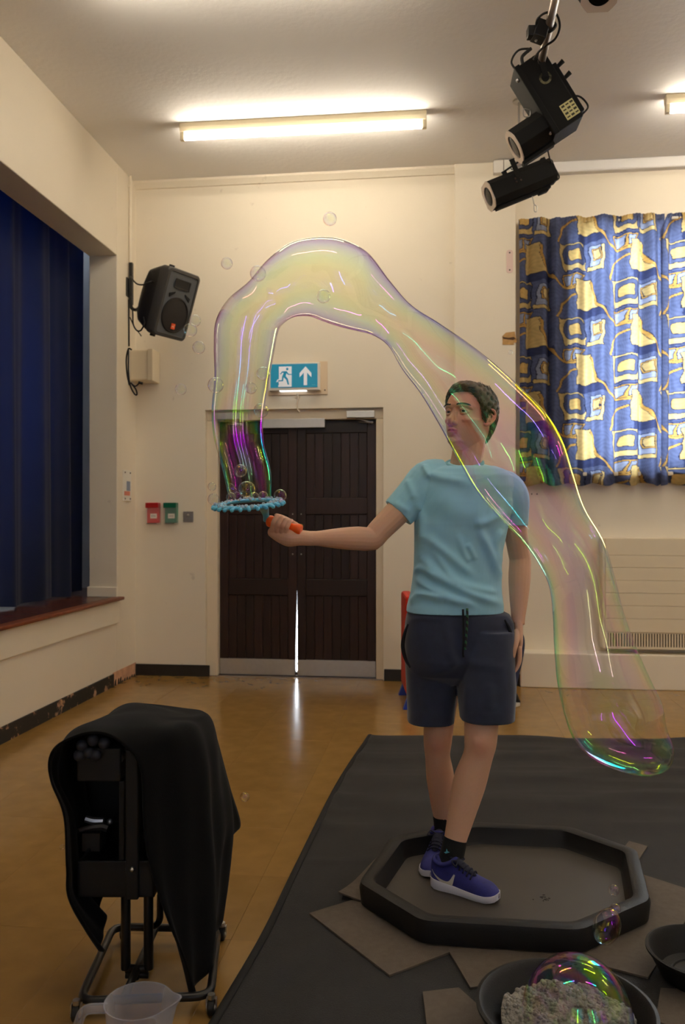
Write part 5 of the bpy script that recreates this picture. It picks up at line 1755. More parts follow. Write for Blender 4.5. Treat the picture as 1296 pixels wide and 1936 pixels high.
# ------------------------------------------------------------------ soap film
def film(name, d0, d1, scale=3.0, f0=.03, grad=0.0, seed=0.0, stretch=(1, 1, 1), haze=0.0):
    """thin-film soap skin: transparent, with interference-coloured mirror reflection; thickness d0..d1 nm"""
    m = bpy.data.materials.new(name)
    m.use_nodes = True
    nt = m.node_tree
    N, L = nt.nodes.new, nt.links.new
    nt.nodes.remove(nt.nodes['Principled BSDF'])

    def mth(op, a, b=None, c=None):
        n = N('ShaderNodeMath')
        n.operation = op
        for i, x in enumerate((a, b, c)):
            if x is None:
                continue
            if isinstance(x, (int, float)):
                n.inputs[i].default_value = x
            else:
                L(x, n.inputs[i])
        return n.outputs[0]
    lw = N('ShaderNodeLayerWeight')
    lw.inputs['Blend'].default_value = .5
    cos = mth('SUBTRACT', 1.0, lw.outputs['Facing'])
    cos = mth('MAXIMUM', cos, .02)
    sin2 = mth('SUBTRACT', 1.0, mth('MULTIPLY', cos, cos))
    cost = mth('SQRT', mth('SUBTRACT', 1.0, mth('MULTIPLY', sin2, 1 / 1.33 ** 2)))
    tc = N('ShaderNodeTexCoord')
    mp = N('ShaderNodeMapping')
    mp.inputs['Scale'].default_value = stretch
    mp.inputs['Location'].default_value = (seed, seed * .7, seed * .3)
    L(tc.outputs['Object'], mp.inputs[0])
    nz = N('ShaderNodeTexNoise')
    nz.inputs['Scale'].default_value = scale
    nz.inputs['Detail'].default_value = 2.5
    nz.inputs['Distortion'].default_value = .8
    L(mp.outputs[0], nz.inputs['Vector'])
    mr = N('ShaderNodeMapRange')
    mr.inputs['From Min'].default_value, mr.inputs['From Max'].default_value = .25, .75
    mr.inputs['To Min'].default_value, mr.inputs['To Max'].default_value = d0, d1
    L(nz.outputs['Fac'], mr.inputs['Value'])
    d = mr.outputs[0]
    if grad:                                                # the film drains: thicker one way along the tube
        at_ = N('ShaderNodeAttribute')
        at_.attribute_name = 'Col'
        d = mth('ADD', d, mth('MULTIPLY', at_.outputs['Fac'], grad))
    om = mth('SUBTRACT', 1.0, cos)
    F = mth('ADD', f0, mth('MULTIPLY', mth('POWER', om, 4.0), .45 - f0))
    F4 = mth('MULTIPLY', F, 4.0)
    opd = mth('MULTIPLY', mth('MULTIPLY', d, cost), 1.33)
    ch = []
    for lam in (615.0, 540.0, 455.0):
        s = mth('SINE', mth('MULTIPLY', opd, 2 * math.pi / lam))
        s2 = mth('MULTIPLY', mth('MULTIPLY', s, s), F4)
        den = mth('ADD', s2, mth('POWER', mth('SUBTRACT', 1.0, F), 2.0))
        ch.append(mth('MINIMUM', mth('DIVIDE', s2, den), .92))
    cr = N('ShaderNodeCombineColor')
    cr_t = N('ShaderNodeCombineColor')
    for i, c in enumerate(ch):
        L(c, cr.inputs[i])
        L(mth('MAXIMUM', mth('SUBTRACT', 1.0, mth('MULTIPLY', c, 1.3)), 0.0), cr_t.inputs[i])
    g = N('ShaderNodeBsdfGlossy')
    g.inputs['Roughness'].default_value = .0
    t = N('ShaderNodeBsdfTransparent')
    L(cr.outputs[0], g.inputs[0])
    L(cr_t.outputs[0], t.inputs[0])
    ad = N('ShaderNodeAddShader')
    L(g.outputs[0], ad.inputs[0])
    L(t.outputs[0], ad.inputs[1])
    L(ad.outputs[0], nt.nodes['Material Output'].inputs[0])
    return m


film_big = film('soap_film_long', 416, 448, scale=2.2, f0=.034, grad=420.0)
film_small = film('soap_film_small', 250, 620, scale=9, f0=.03)
film_dome = film('soap_film_dome', 300, 900, scale=5, f0=.05)

# ------------------------------------------------------------------ the giant bubble
pairs = [(433, 940, 513, 940), (421, 888, 512, 890), (405, 828, 499, 835), (401, 775, 499, 785), (406, 715, 509, 720), (405, 655, 520, 658), (409, 608, 528, 622), (432, 568, 541, 606), (470, 535, 556, 598),
         (505, 495, 570, 596), (548, 463, 588, 597), (600, 452, 612, 606), (650, 457, 642, 616), (697, 482, 674, 624), (737, 532, 706, 633), (777, 577, 735, 654), (830, 612, 760, 696), (885, 650, 795, 742), (935, 690, 830, 800),
         (985, 736, 866, 866), (1030, 782, 903, 930), (1060, 832, 948, 982), (1080, 892, 988, 1022), (1102, 957, 1020, 1066), (1139, 1022, 1041, 1112), (1160, 1090, 1048, 1168), (1175, 1150, 1051, 1230), (1198, 1216, 1057, 1295),
         (1226, 1280, 1069, 1350), (1247, 1325, 1086, 1398), (1257, 1372, 1112, 1428), (1271, 1412, 1148, 1448), (1266, 1442, 1180, 1459), (1250, 1457, 1205, 1464)]
dep = np.interp(np.arange(len(pairs)), [0, 3, 8, 13, 18, 22, 27, 33], [2.70, 2.70, 2.70, 2.66, 2.56, 2.50, 2.46, 2.44])
L0 = np.array([P(a, b, d) for (a, b, _, _), d in zip(pairs, dep)])
R0 = np.array([P(c, e, d) for (_, _, c, e), d in zip(pairs, dep)])
NT, NA = 420, 72
cL, cR = crom(L0, NT), crom(R0, NT)
cen, hv = (cL + cR) / 2, (cR - cL) / 2
rad = np.linalg.norm(hv, axis=1)
ker = np.hanning(31)
ker /= ker.sum()
tg = np.gradient(cen, axis=0)
G = np.zeros((NT, NA, 3))
ang = np.linspace(0, 2 * math.pi, NA, endpoint=False)
dz_ = np.array([0, 1.0, 0])
for i in range(NT):
    A = hv[i] / rad[i]
    s_ = i / NT
    rip = 1 + .010 * np.sin(ang * 3 + s_ * 60) + .008 * np.sin(ang * 2 - s_ * 95 + 1) + .004 * np.sin(ang * 5 + s_ * 150)
    rip = 1 + (rip - 1) * np.abs(np.sin(ang)) ** .5 * np.interp(s_, [0, .2, .4], [.3, .4, 1])            # leave the outline itself as traced
    G[i] = cen[i] + np.outer(np.cos(ang) * rad[i], A) + np.outer(np.sin(ang) * rad[i] * .95 * rip, dz_)
b = MB().grid(G, close=True)
e0 = len(b.verts()) - NA
tip = cen[-1] + nrm(tg[-1]) * .004
b.add(np.array([tip]), [])
b.f += [(e0 + j, e0 + (j + 1) % NA, b.n - 1) for j in range(NA)]
gb = solo('giant_bubble', b, film_big, 'giant iridescent tube bubble arching from the wand over to the lower right', 'bubble', base=(cen[0][0], cen[0][1], cen[:, 2].min()), smooth=True, flip=False)
cv = np.zeros((b.n, 3))
tt_ = np.linspace(0, 1, NT)
cv[:NT * NA] = np.repeat(np.interp(tt_, [0, .05, .09, .14, .35, .55, .8, 1], [.6, .5, .2, .0, .0, .12, .3, .5]), NA)[:, None]
cv[NT * NA:] = 1
vcol(gb.data, cv)

# ------------------------------------------------------------------ wand
wand_c = np.array([(P(470, 953, 2.70))[0], 2.70, P(470, 953, 2.70)[2]])
wd = thing('bubble_wand', 'blue toothed bubble wand ring on an orange handle in the man\'s hand', 'bubble wand', wand_c)
cy_m = M('sky_blue_plastic', rgb(96, 190, 224), .35)
or_m = M('orange_plastic', rgb(250, 98, 22), .4)
RW_ = 62 * 2.70 / F
tilt = math.radians(3.5)
rt = np.array([[math.cos(tilt), 0, math.sin(tilt)], [0, 1, 0], [-math.sin(tilt), 0, math.cos(tilt)]])
rt = rt.T
t1 = math.radians(9)
rt = rt @ np.array([[1, 0, 0], [0, math.cos(t1), -math.sin(t1)], [0, math.sin(t1), math.cos(t1)]])
wp = lambda x, y, z: wand_c + rt @ np.array([x, y, z])
ts_ = np.linspace(0, 2 * math.pi, 49)
part('ring', MB().tube([wp(RW_ * .86 * math.cos(q), RW_ * .86 * math.sin(q), 0) for q in ts_], .0085, 10, cap=None, ab=[(1, .8)] * 49).tube([wp(RW_ * .78 * math.cos(q), RW_ * .78 * math.sin(q), .002) for q in ts_], .0045, 8, cap=None), cy_m, wd, smooth=True)
for k in range(26):
    q = 2 * math.pi * k / 26
    dr_ = np.array([math.cos(q), math.sin(q), 0])
    tn_ = np.array([-math.sin(q), math.cos(q), 0])
    pts = []
    c0_ = RW_ * .90
    part('tooth', MB().tube([wp(*(dr_ * c0_)), wp(*(dr_ * (c0_ + .010))), wp(*(dr_ * (c0_ + .019) + (0, 0, -.003)))], [.0060, .0050, .0068], 8, n=6, cap='round'), cy_m, wd, smooth=True)
fo = MB()
for k in range(70):
    q = rng.uniform(0, 2 * math.pi)
    rr_ = RW_ * rng.uniform(.72, 1.05)
    fo.ball(wp(rr_ * math.cos(q), rr_ * math.sin(q), .006), rng.uniform(.003, .007), 8, 6)
part('soap_foam', fo, M('soap_foam', rgb(220, 232, 240), .2, spec=.6, alpha=.45), wd, smooth=True, kind='stuff')
nk = P(500, 962, 2.735)
part('neck', MB().tube([wp(.052, -.06, -.002), P(500, 964, 2.74), P(503, 974, 2.77), HA - ax * .004], [.013, .012, .010, .011], 12, n=14, ab=[(1.5, .6), (1.3, .7), (1.1, .8), (1, 1)]), cy_m, wd, smooth=True)
part('handle', MB().lathe([(0, 0), (.014, 0), (.019, .004), (.0205, .012), (.019, .022), (.0145, .028), (RH, .034), (RH, hl - .030), (.0155, hl - .024), (.0185, hl - .016), (.0185, hl - .004), (.015, hl + .002), (0, hl + .003)], 20, c=HA, M=np.column_stack([nrm(np.cross(hn, ax)), hn, ax])), or_m, wd, smooth=50)

# ------------------------------------------------------------------ small bubbles
small = [
    (624, 414, 13, 2.8, 'small bubble floating highest, above the arch of the giant bubble'),
    (429, 498, 11, 2.8, 'small bubble on the wall between loudspeaker and giant bubble, nearest the top'),
    (488, 517, 15, 2.66, 'small bubble overlapping the upper left shoulder of the giant bubble'),
    (612, 560, 13, 2.5, 'small bubble seen inside the arch of the giant bubble'),
    (369, 606, 11, 2.8, 'small bubble touching the loudspeaker, upper of the pair'),
    (360, 624, 13, 2.82, 'small bubble at the loudspeaker corner, lower of the pair'),
    (376, 657, 12, 2.8, 'small bubble just below the pair at the loudspeaker'),
    (342, 736, 11, 2.8, 'small bubble alone on the wall right of the cream box'),
    (408, 728, 15, 2.5, 'small bubble across the left edge of the giant bubble, above the door frame'),
    (475, 734, 11, 2.5, 'small bubble within the left limb of the giant bubble, left of the exit sign'),
    (498, 706, 13, 2.5, 'small bubble touching the left end of the exit sign'),
    (494, 776, 14, 2.5, 'small bubble over the left part of the door head'),
    (455, 890, 12, 2.62, 'small bubble floating well above the wand against the dark door'),
    (467, 925, 16, 2.70, 'largest of the bubbles sitting on the wand ring'),
    (530, 937, 12, 2.68, 'small bubble standing on the right end of the wand ring'),
    (404, 944, 11, 2.70, 'small bubble at the left end of the wand ring'),
    (401, 920, 8, 2.70, 'tiny bubble hovering over the left end of the wand ring'),
    (437, 940, 9, 2.66, 'small bubble on the wand ring, second from the left'),
    (449, 938, 8, 2.74, 'small bubble on the back of the wand ring left of the largest one'),
    (481, 939, 9, 2.62, 'small bubble on the wand ring just right of the largest one'),
    (498, 938, 9, 2.64, 'small bubble on the wand ring inside the right edge of the film'),
    (463, 1507, 9, 2.3, 'small bubble over the brown floor right of the draped stand'),
    (1161, 1683, 10, 2.35, 'small bubble over the tray, upper of two at its right side'),
    (1164, 1719, 10, 2.32, 'small bubble over the tray, just above the egg-shaped bubble'),
    (118, 1602, 5, 2.3, 'tiny bubble at the left edge of the black cloth'),
    (966, 666, 4, 2.6, 'tiny bubble under the torn patch beside the curtain'),
]
for u, v, r_, d, lab in small:
    rr_ = r_ * d / F
    c = P(u, v, d)
    o = solo('soap_bubble', MB().ball(c, (rr_, rr_, rr_ * rng.uniform(.96, 1.03)), 28, 20), film_small, lab, 'bubble', base=c - (0, 0, rr_), smooth=True, group='small soap bubbles', flip=False)
c = P(439, 924, 2.66)
Re = frame_from((.55, 0, -.83), (0, 1, 0))
solo('soap_bubble', MB().ball(c, (.020, .012, .012), 24, 18, R=Re), film_small, 'narrow stretched bubble slanting over the wand ring at the left of the film', 'bubble', base=c - (0, 0, .02), smooth=True, group='small soap bubbles', flip=False)
c = P(1148, 1752, 2.25)
Re = frame_from((.35, 0, .94), (0, 1, 0))
solo('egg_bubble', MB().ball(c, (.050, .036, .036), 32, 24, R=Re), film_small, 'egg-shaped bubble in front of the right rim of the tray', 'bubble', base=c - (0, 0, .05), smooth=True, flip=False)

# ------------------------------------------------------------------ black mat
felt = M('black_felt', rgb(33, 31, 30), .9, var=.2, vscale=14, bump=.5, bscale=350, sheen=.06)
m0, m1, m2 = at_z(400, 1936, .004), at_z(698, 1391, .004), at_z(1296, 1396, .004)
far_y = m1[1]
nxm, nym = 90, 120
s_ = np.linspace(0, 1, nym)
edge = crom(np.array([m1, at_z(640, 1480, .004), at_z(560, 1640, .004), at_z(497, 1770, .004), m0, m0 + (m0 - at_z(497, 1770, .004)) * 1.6]), nym)
G = np.zeros((nym, nxm, 3))
for j in range(nym):
    x = np.linspace(edge[j, 0], 2.6, nxm)
    y = edge[j, 1] + (x - edge[j, 0]) * (m2[1] - m1[1]) / (m2[0] - m1[0]) * (1 - s_[j])
    G[j, :, 0], G[j, :, 1] = x, y
X, Y = G[..., 0], G[..., 1]
h = .006 + .014 * np.clip(np.sin(Y * 17 + .8 * np.sin(X * 3.1) + .5 * np.sin(X * 7)), 0, 1) * np.clip((Y - 3.35) / .3, 0, 1) + .006 * np.clip(np.sin(Y * 33 + 1.1 * np.sin(X * 4.7)), 0, 1) * np.clip((Y - 3.3) / .3, 0, 1)
h = h + .008 * np.exp(-((X - edge[:, None, 0] - .02) / .02) ** 2) * (.5 + .5 * np.sin(Y * 9))
h = h + .004 * np.exp(-((Y - 3.12 - .1 * X) / .02) ** 2) * (X < .2)
h[:, 0] = .0005
h[0, :] = .0005
G[..., 2] = h
mat_o = thing('floor_mat', 'large wrinkled black cloth mat spread over the floor under the tray', 'mat', np.array([1.0, 3.2, 0]))
part('cloth', MB().grid(G), felt, mat_o, smooth=True)
part('rolled_edge', MB().tube(edge[:, :3] + (.006, 0, .004), .008, 8, ab=[(1.6, .8)] * nym), M('black_mat_edge', rgb(20, 19, 19), .85), mat_o, smooth=True)

# carpet tiles under the tray
ctile = M('grey_brown_carpet', rgb(96, 86, 76), .95, var=.12, vscale=50, bump=.5, bscale=500)
cback = M('carpet_backing', rgb(36, 33, 31), .9)


def carpet_tile(corners, z, lab, curl=None):
    c = [at_z(u, v, z + .008) if len(q) == 2 else np.array(q[:2] + (0,)) for q in corners for (u, v) in [q[:2]]]
    c = np.array(c)[:, :2]
    o = thing('carpet_tile', lab, 'carpet tile', np.array([c[:, 0].mean(), c[:, 1].mean(), z]), group='grey carpet tiles under the tray')
    n = 14
    q = c if len(c) == 4 else None
    G = np.zeros((n, n, 3))
    for i, a in enumerate(np.linspace(0, 1, n)):
        for j, b_ in enumerate(np.linspace(0, 1, n)):
            p = (q[0] * (1 - a) + q[1] * a) * (1 - b_) + (q[3] * (1 - a) + q[2] * a) * b_
            lift = 0
            if curl is not None:
                lift = curl[1] * max(0, 1 - np.linalg.norm(p - q[curl[0]]) / .16) ** 1.5
            G[i, j] = (p[0], p[1], z + .008 + lift)
    b = MB().grid(G)
    e = list(range(n)) + [k * n + n - 1 for k in range(1, n)] + [(n - 1) * n + k for k in range(n - 2, -1, -1)] + [k * n for k in range(n - 2, 0, -1)]
    V = b.verts()
    k0 = b.n
    b.add(V[e] - (0, 0, .007), [])
    b.f += [(e[i], e[(i + 1) % len(e)], k0 + (i + 1) % len(e), k0 + i) for i in range(len(e))]
    part('pile', b, ctile, o)
    b = MB().grid(G - (0, 0, .0072))
    part('backing', b, cback, o)
    return o


def quad(p, q, r):
    """fourth corner of a parallelogram p-q-r"""
    return p + r - q


def ctile_from(p, q, r, z, lab, curl=None):
    """square tile from three corners seen in the photo (q is the shared corner)"""
    P_, Q, R_ = (at_z(*k, z + .008) for k in (p, q, r))
    S_ = quad(P_, Q, R_)
    o = None
    c = np.array([P_, Q, R_, S_])[:, :2]
    return c


def tile_square(c0, ang_, z, lab, curl=None, sz=.5):
    """tile given by its visible corner (view-frame point) and the direction of one side"""
    c0 = np.asarray(c0)[:2]
    a = np.array([math.cos(ang_), math.sin(ang_)]) * sz
    b_ = np.array([-a[1], a[0]])
    c = np.array([c0, c0 + a, c0 + a + b_, c0 + b_])
    return c


def lay(c, z, lab, curl=None):
    o = thing('carpet_tile', lab, 'carpet tile', np.array([c[:, 0].mean(), c[:, 1].mean(), z]), group='grey carpet tiles under the tray')
    n = 14
    G = np.zeros((n, n, 3))
    for i, a in enumerate(np.linspace(0, 1, n)):
        for j, b_ in enumerate(np.linspace(0, 1, n)):
            p = (c[0] * (1 - a) + c[1] * a) * (1 - b_) + (c[3] * (1 - a) + c[2] * a) * b_
            lift = curl[1] * max(0, 1 - np.linalg.norm(p - c[curl[0]]) / .16) ** 1.5 if curl else 0
            G[i, j] = (p[0], p[1], z + .007 + lift)
    b = MB().grid(G)
    e = list(range(n)) + [k * n + n - 1 for k in range(1, n)] + [(n - 1) * n + k for k in range(n - 2, -1, -1)] + [k * n for k in range(n - 2, 0, -1)]
    V, k0 = b.verts(), b.n
    b.add(V[e] - (0, 0, .006), [])
    b.f += [(e[i], e[(i + 1) % len(e)], k0 + (i + 1) % len(e), k0 + i) for i in range(len(e))]
    part('pile', b, ctile, o)
    part('backing', MB().grid(G - (0, 0, .0064)), cback, o)
    return o


zt0 = .006
g = lambda u, v: at_z(u, v, zt0 + .007)[:2]


def side_tile(c0, c1, inward, dpt=.5):
    """tile with one visible side c0-c1, running back under the tray"""
    c0, c1 = np.asarray(c0), np.asarray(c1)
    n_ = np.array([-(c1 - c0)[1], (c1 - c0)[0]])
    n_ = n_ / np.linalg.norm(n_)
    if n_ @ (np.asarray(inward) - c0) < 0:
        n_ = -n_
    return np.array([c0, c1, c1 + n_ * dpt, c0 + n_ * dpt])


tcen = np.array([.60, 2.85])
lay(side_tile(g(585, 1726), g(737, 1843), tcen, .42), zt0, 'grey carpet tile sticking out furthest at the tray\'s front left')
lay(side_tile(g(640, 1697), g(716, 1617), tcen, .4), zt0 + .0002, 'grey carpet tile with a curled corner at the left end of the tray', (0, .02))
lay(np.array([g(843, 1787), g(890, 1867), g(1070, 1840), g(1040, 1770)]), zt0 + .0004, 'grey carpet tile in front of the tray behind the foam bowl')
lay(np.array([g(800, 1875), g(868, 1867), g(960, 1950), g(815, 2000)]), zt0 + .0006, 'grey carpet tile at the bottom edge left of the foam bowl')
lay(np.array([g(1040, 1800), g(1226, 1848), g(1330, 1690), g(1212, 1652)]), zt0 + .0008, 'grey carpet tile right of the tray, running out of the frame')
lay(np.array([g(1190, 1590), g(1225, 1600), g(1204, 1632), g(1120, 1680)]), zt0 + .0010, 'small grey carpet corner peeping out behind the tray\'s right end')
lay(np.array([g(1240, 1930), g(1250, 1868), g(1420, 1880), g(1420, 1990)]), zt0 + .0012, 'grey carpet tile in the bottom right corner beside the second bowl')

# ------------------------------------------------------------------ tray
tray_m = M('black_tray_plastic', rgb(24, 22, 21), .55, spec=.35, var=.12, vscale=6, bump=.12, bscale=300)
tray_in = M('dusty_tray_floor', rgb(58, 52, 46), .5, var=.15, vscale=5, bump=.2, bscale=400)
ZT = .092
oct_ = np.array([at_z(u, v, ZT)[:2] for u, v in ((745, 1582), (895, 1554), (1077, 1563), (1199, 1605), (1222, 1697), (1094, 1752), (802, 1735), (686, 1665))])
tc_ = oct_.mean(0)


def oring(k, z, n=5, rc=.09):
    """octagon scaled about its middle with softened corners"""
    o = []
    q = oct_ - tc_
    for i in range(8):
        p0, p1, p2 = q[i - 1], q[i], q[(i + 1) % 8]
        a, b_ = p1 + (p0 - p1) * rc, p1 + (p2 - p1) * rc
        for t in np.linspace(0, 1, n):
            o.append((1 - t) ** 2 * a + 2 * t * (1 - t) * p1 + t * t * b_)
    o = np.array(o)
    r0_ = np.linalg.norm(o, axis=1, keepdims=True)
    o = o * (1 + k / r0_)
    return np.column_stack([o + tc_, np.full(len(o), z)])


tray = thing('mixing_tray', 'large black eight-sided plastic tray the man is standing in', 'tray', np.array([tc_[0], tc_[1], .014]))
zb0 = .0145
part('rim', MB().rings([oring(-.05, zb0), oring(.012, zb0 + .004), oring(.018, ZT - .022), oring(.012, ZT - .004), oring(0, ZT), oring(-.028, ZT), oring(-.036, ZT - .006), oring(-.046, zb0 + .022), oring(-.056, zb0 + .012)], cap=False), tray_m, tray, smooth=40)
part('base', MB().rings([oring(-.056, zb0 + .012), oring(-.07, zb0 + .0095), oring(-.30, zb0 + .0095)]), tray_in, tray, smooth=30)
q = at_z(888, 1579, .03)
solo('paper_scrap', MB().box(q + (0, 0, 0), (.024, .012, .010), frame_from((1, .1, -.25), (0, 0, 1))), M('white_paper', rgb(220, 208, 184), .7), 'small white scrap lying in the tray behind the man\'s ankle', 'paper', bevel=.002)
b = MB()
q = at_z(1028, 1698, .026)
for k in range(14):
    b.ball(q + (rng.normal(0, .018), rng.normal(0, .012), .001), (rng.uniform(.002, .007), rng.uniform(.002, .005), .0015), 7, 5)
solo('mud_crumbs', b, M('mud', rgb(30, 24, 20), .8), 'dark crumbs of mud on the tray floor right of the man', 'mud', kind='stuff')

# ------------------------------------------------------------------ bowls
ZB = .085


def bowl(c, R0_, lab):
    o = thing('bowl', lab, 'bowl', np.array([c[0], c[1], .016]), group='black round bowls')
    pr = [(R0_ * .66, .0155), (R0_ * .74, .0165), (R0_ * .94, ZB - .012), (R0_ * .97, ZB - .004), (R0_, ZB - .002), (R0_, ZB + .004), (R0_ * .96, ZB + .006), (R0_ * .93, ZB + .002), (R0_ * .90, ZB - .01), (R0_ * .72, .026), (R0_ * .55, .021), (R0_ * .02, .021)]
    part('shell', MB().lathe(pr, 48, c=(c[0], c[1], 0), cap=True), tray_m, o, smooth=40)
    part('foot_ring', MB().lathe([(R0_ * .50, .0205), (R0_ * .52, .025), (R0_ * .56, .025), (R0_ * .58, .0205)], 40, c=(c[0], c[1], 0)), tray_m, o, smooth=40)
    return o


cb = at_z(1070, 1903, ZB)
RB_ = 168 * cb[1] / F
bowl(cb, RB_, 'black bowl full of grey foam with a dome bubble, at the bottom edge')
c2_ = at_z(1330, 1800, ZB)
bowl(c2_, 103 * c2_[1] / F + .0, 'empty black bowl cut off by the right edge')
fm = M('grey_foam', rgb(150, 145, 136), .6, var=.25, vscale=24, spec=.6, bump=.6, bscale=260)
b = MB()
n = 40
a = np.linspace(0, 2 * math.pi, 72, endpoint=False)
Rg = np.linspace(0.001, RB_ * .74, n)
GR = []
for r_ in Rg[::-1]:
    x, y = cb[0] + .006 + r_ * np.cos(a), cb[1] + r_ * np.sin(a)
    z = .060 + .010 * np.sin(x * 31 + 2) * np.sin(y * 27) + .006 * np.sin(x * 70 + y * 40) - .004 * (r_ / Rg[-1]) ** 6 + rng.normal(0, .0012, 72)
    GR.append(np.column_stack([x, y, z]))
b.grid(np.array(GR), close=True)
for k in range(900):
    r_, t_ = RB_ * .73 * math.sqrt(rng.uniform(0, 1)), rng.uniform(0, 2 * math.pi)
    x, y = cb[0] + .006 + r_ * math.cos(t_), cb[1] + r_ * math.sin(t_)
    z = .060 + .010 * math.sin(x * 31 + 2) * math.sin(y * 27) + .006 * math.sin(x * 70 + y * 40) - .004 * (r_ / Rg[-1]) ** 6
    b.ball((x, y, z), rng.uniform(.0025, .0075), 7, 5)
solo('soap_suds', b, fm, 'grey frothy suds filling the black bowl', 'foam', base=(cb[0], cb[1], .02), kind='stuff', smooth=True, flip=False)
cd = P(1092, 1868, cb[1])
Rd = 103 * cb[1] / F
cd[2] = .055
b = MB()
ph = np.linspace(.02, math.pi * .52, 30)
aa = np.linspace(0, 2 * math.pi, 64, endpoint=False)
b.rings([np.array([cd + (Rd * math.sin(t) * math.cos(q), Rd * math.sin(t) * math.sin(q), Rd * 1.12 * math.cos(t)) for q in aa]) for t in ph], cap=False)
solo('dome_bubble', b, film_dome, 'big clear dome bubble resting on the foam in the bowl', 'bubble', base=cd, smooth=True, flip=False)

# ------------------------------------------------------------------ draped stand
fr_m = M('black_powder_coat', rgb(18, 18, 19), .35)
gz = .045
q = lambda u, v, z: at_z(u, v, z)
F1, F2 = q(150, 1893, gz), q(398, 1883, gz)
B1, B2 = q(215, 1752, gz), q(412, 1756, gz)
F2b = q(392, 1890, gz)
stand = thing('wheeled_stand', 'black tubular stand on castors half hidden by the black cloth', 'stand', np.array([(F1[0] + F2[0]) / 2, F1[1], 0]))


def rounded(pts, r_=.05, n=6):
    o = []
    p = [np.asarray(k, float) for k in pts]
    for i, k in enumerate(p):
        if i in (0, len(p) - 1):
            o.append(k)
            continue
        a_, b_ = nrm(p[i - 1] - k), nrm(p[i + 1] - k)
        s0, s1 = k + a_ * r_, k + b_ * r_
        for t in np.linspace(0, 1, n):
            o.append((1 - t) ** 2 * s0 + 2 * t * (1 - t) * k + t * t * s1)
    return o


part('base_tube', MB().tube(rounded([(B1 + B2) / 2, B1, F1, F2, B2, (B1 + B2) / 2], .045), .0115, 10, cap=None), fr_m, stand, smooth=True)
for nm, c in zip('abcd', (F1 + (-.004, -.01, 0), F2 + (.004, -.008, 0), B1 + (.03, .01, 0), B2 + (.01, .02, 0))):
    cs = part('castor', MB().lathe([(0, -.009), (.018, -.009), (.021, -.006), (.021, .006), (.018, .009), (0, .009)], 20, c=(c[0], c[1], .021), M=[(0, 0, 1), (1, 0, 0), (0, 1, 0)]), rubber, stand, smooth=40)
    part('castor_fork', MB().tube([(c[0], c[1], .043), (c[0], c[1], .055)], .010, 8).box((c[0] - .012, c[1], .030), (.003, .016, .03)).box((c[0] + .012, c[1], .030), (.003, .016, .03)), steel, cs)
    part('hub_cap', MB().ball((c[0] - .010, c[1] - .002, .021), (.004, .011, .011), 10, 7).ball((c[0] + .010, c[1] - .002, .021), (.004, .011, .011), 10, 7), steel, cs, smooth=True)
pf = [P(242, 1640, 2.30), P(283, 1640, 2.30)]
yp = 2.30
px1, px2 = P(238, 1700, yp)[0], P(281, 1700, yp)[0]
ztop = P(240, 1400, yp)[2]
for x in (px1, px2):
    part('post', MB().tube([(x, yp, gz), (x, yp, ztop)], .0135, 12), fr_m, stand, smooth=40)
part('cross_piece', MB().tube([(px1, yp, P(0, 1843, yp)[2]), (px2, yp, P(0, 1843, yp)[2])], .0095, 8).ball(((px1 + px2) / 2, yp - .01, P(0, 1843, yp)[2]), .010), fr_m, stand, smooth=True)
part('foot_bar', MB().tube([(px1, yp, gz), (px2, yp, gz)], .0115, 8).tube([((px1 + px2) / 2, F1[1] + .0, gz), ((px1 + px2) / 2, B1[1], gz)], .0115, 8), fr_m, stand, smooth=True)
part('side_handle', MB().tube(rounded([P(286, 1752, 2.38), P(303, 1752, 2.40), P(303, 1690, 2.42)], .035), .010, 10, n=24), fr_m, stand, smooth=True)
bm_ = M('dark_box_board', rgb(15, 15, 15), .55, var=.1, vscale=10)
z_a, z_b = P(0, 1672, yp)[2], P(0, 1606, yp)[2]
xa_, xb2 = P(147, 1640, 2.22)[0], P(292, 1640, 2.22)[0]
part('lower_box', MB().bx(xa_, xb2, 2.22, 2.52, z_a, z_a + .008).bx(xa_, xb2, 2.22, 2.228, z_a, z_b).bx(xa_, xa_ + .008, 2.22, 2.52, z_a, z_b).bx(xb2 - .008, xb2, 2.22, 2.52, z_a, z_b).bx(xa_, xb2, 2.51, 2.52, z_a, z_b), bm_, stand, bevel=.002)
z_c, z_d = P(0, 1478, 2.22)[2], P(0, 1415, 2.22)[2]
xc_, xd_ = P(145, 1450, 2.22)[0], P(228, 1450, 2.22)[0]
part('upper_box', MB().bx(xc_, xd_, 2.22, 2.60, z_c, z_d), bm_, stand, bevel=.004)
part('back_board', MB().bx(-.80, xb2, 2.53, 2.545, z_a, z_d - .02), bm_, stand)
part('side_board', MB().bx(xd_ - .006, xd_ + .008, 2.225, 2.54, z_b, z_c), bm_, stand, bevel=.002)
part('front_upright', MB().bx(P(238, 0, 2.21)[0], P(262, 0, 2.21)[0], 2.205, 2.22, z_a, z_d), bm_, stand, bevel=.003)
part('bolt_head', MB().ball(P(250, 1644, 2.20), .007, 10, 7), steel, stand, smooth=True)
kn = MB()
for u, v in ((176, 1400), (197, 1405), (155, 1410), (168, 1424), (181, 1428), (150, 1428)):
    kn.ball(P(u, v, 2.205), (.016, .014, .016), 12, 8)
part('knobs', kn, M('soft_black_knob', rgb(40, 42, 50), .5), stand, smooth=True)
part('top_bar', MB().tube([(px1, 2.23, z_d - .03), (px1, 2.60, z_d - .02)], .013, 8).tube([(px2 + .05, 2.26, z_d - .03), (px2 + .07, 2.60, z_d - .02)], .013, 8).bx(px1 - .02, px2 + .07, 2.26, 2.60, z_d - .018, z_d - .004), fr_m, stand)
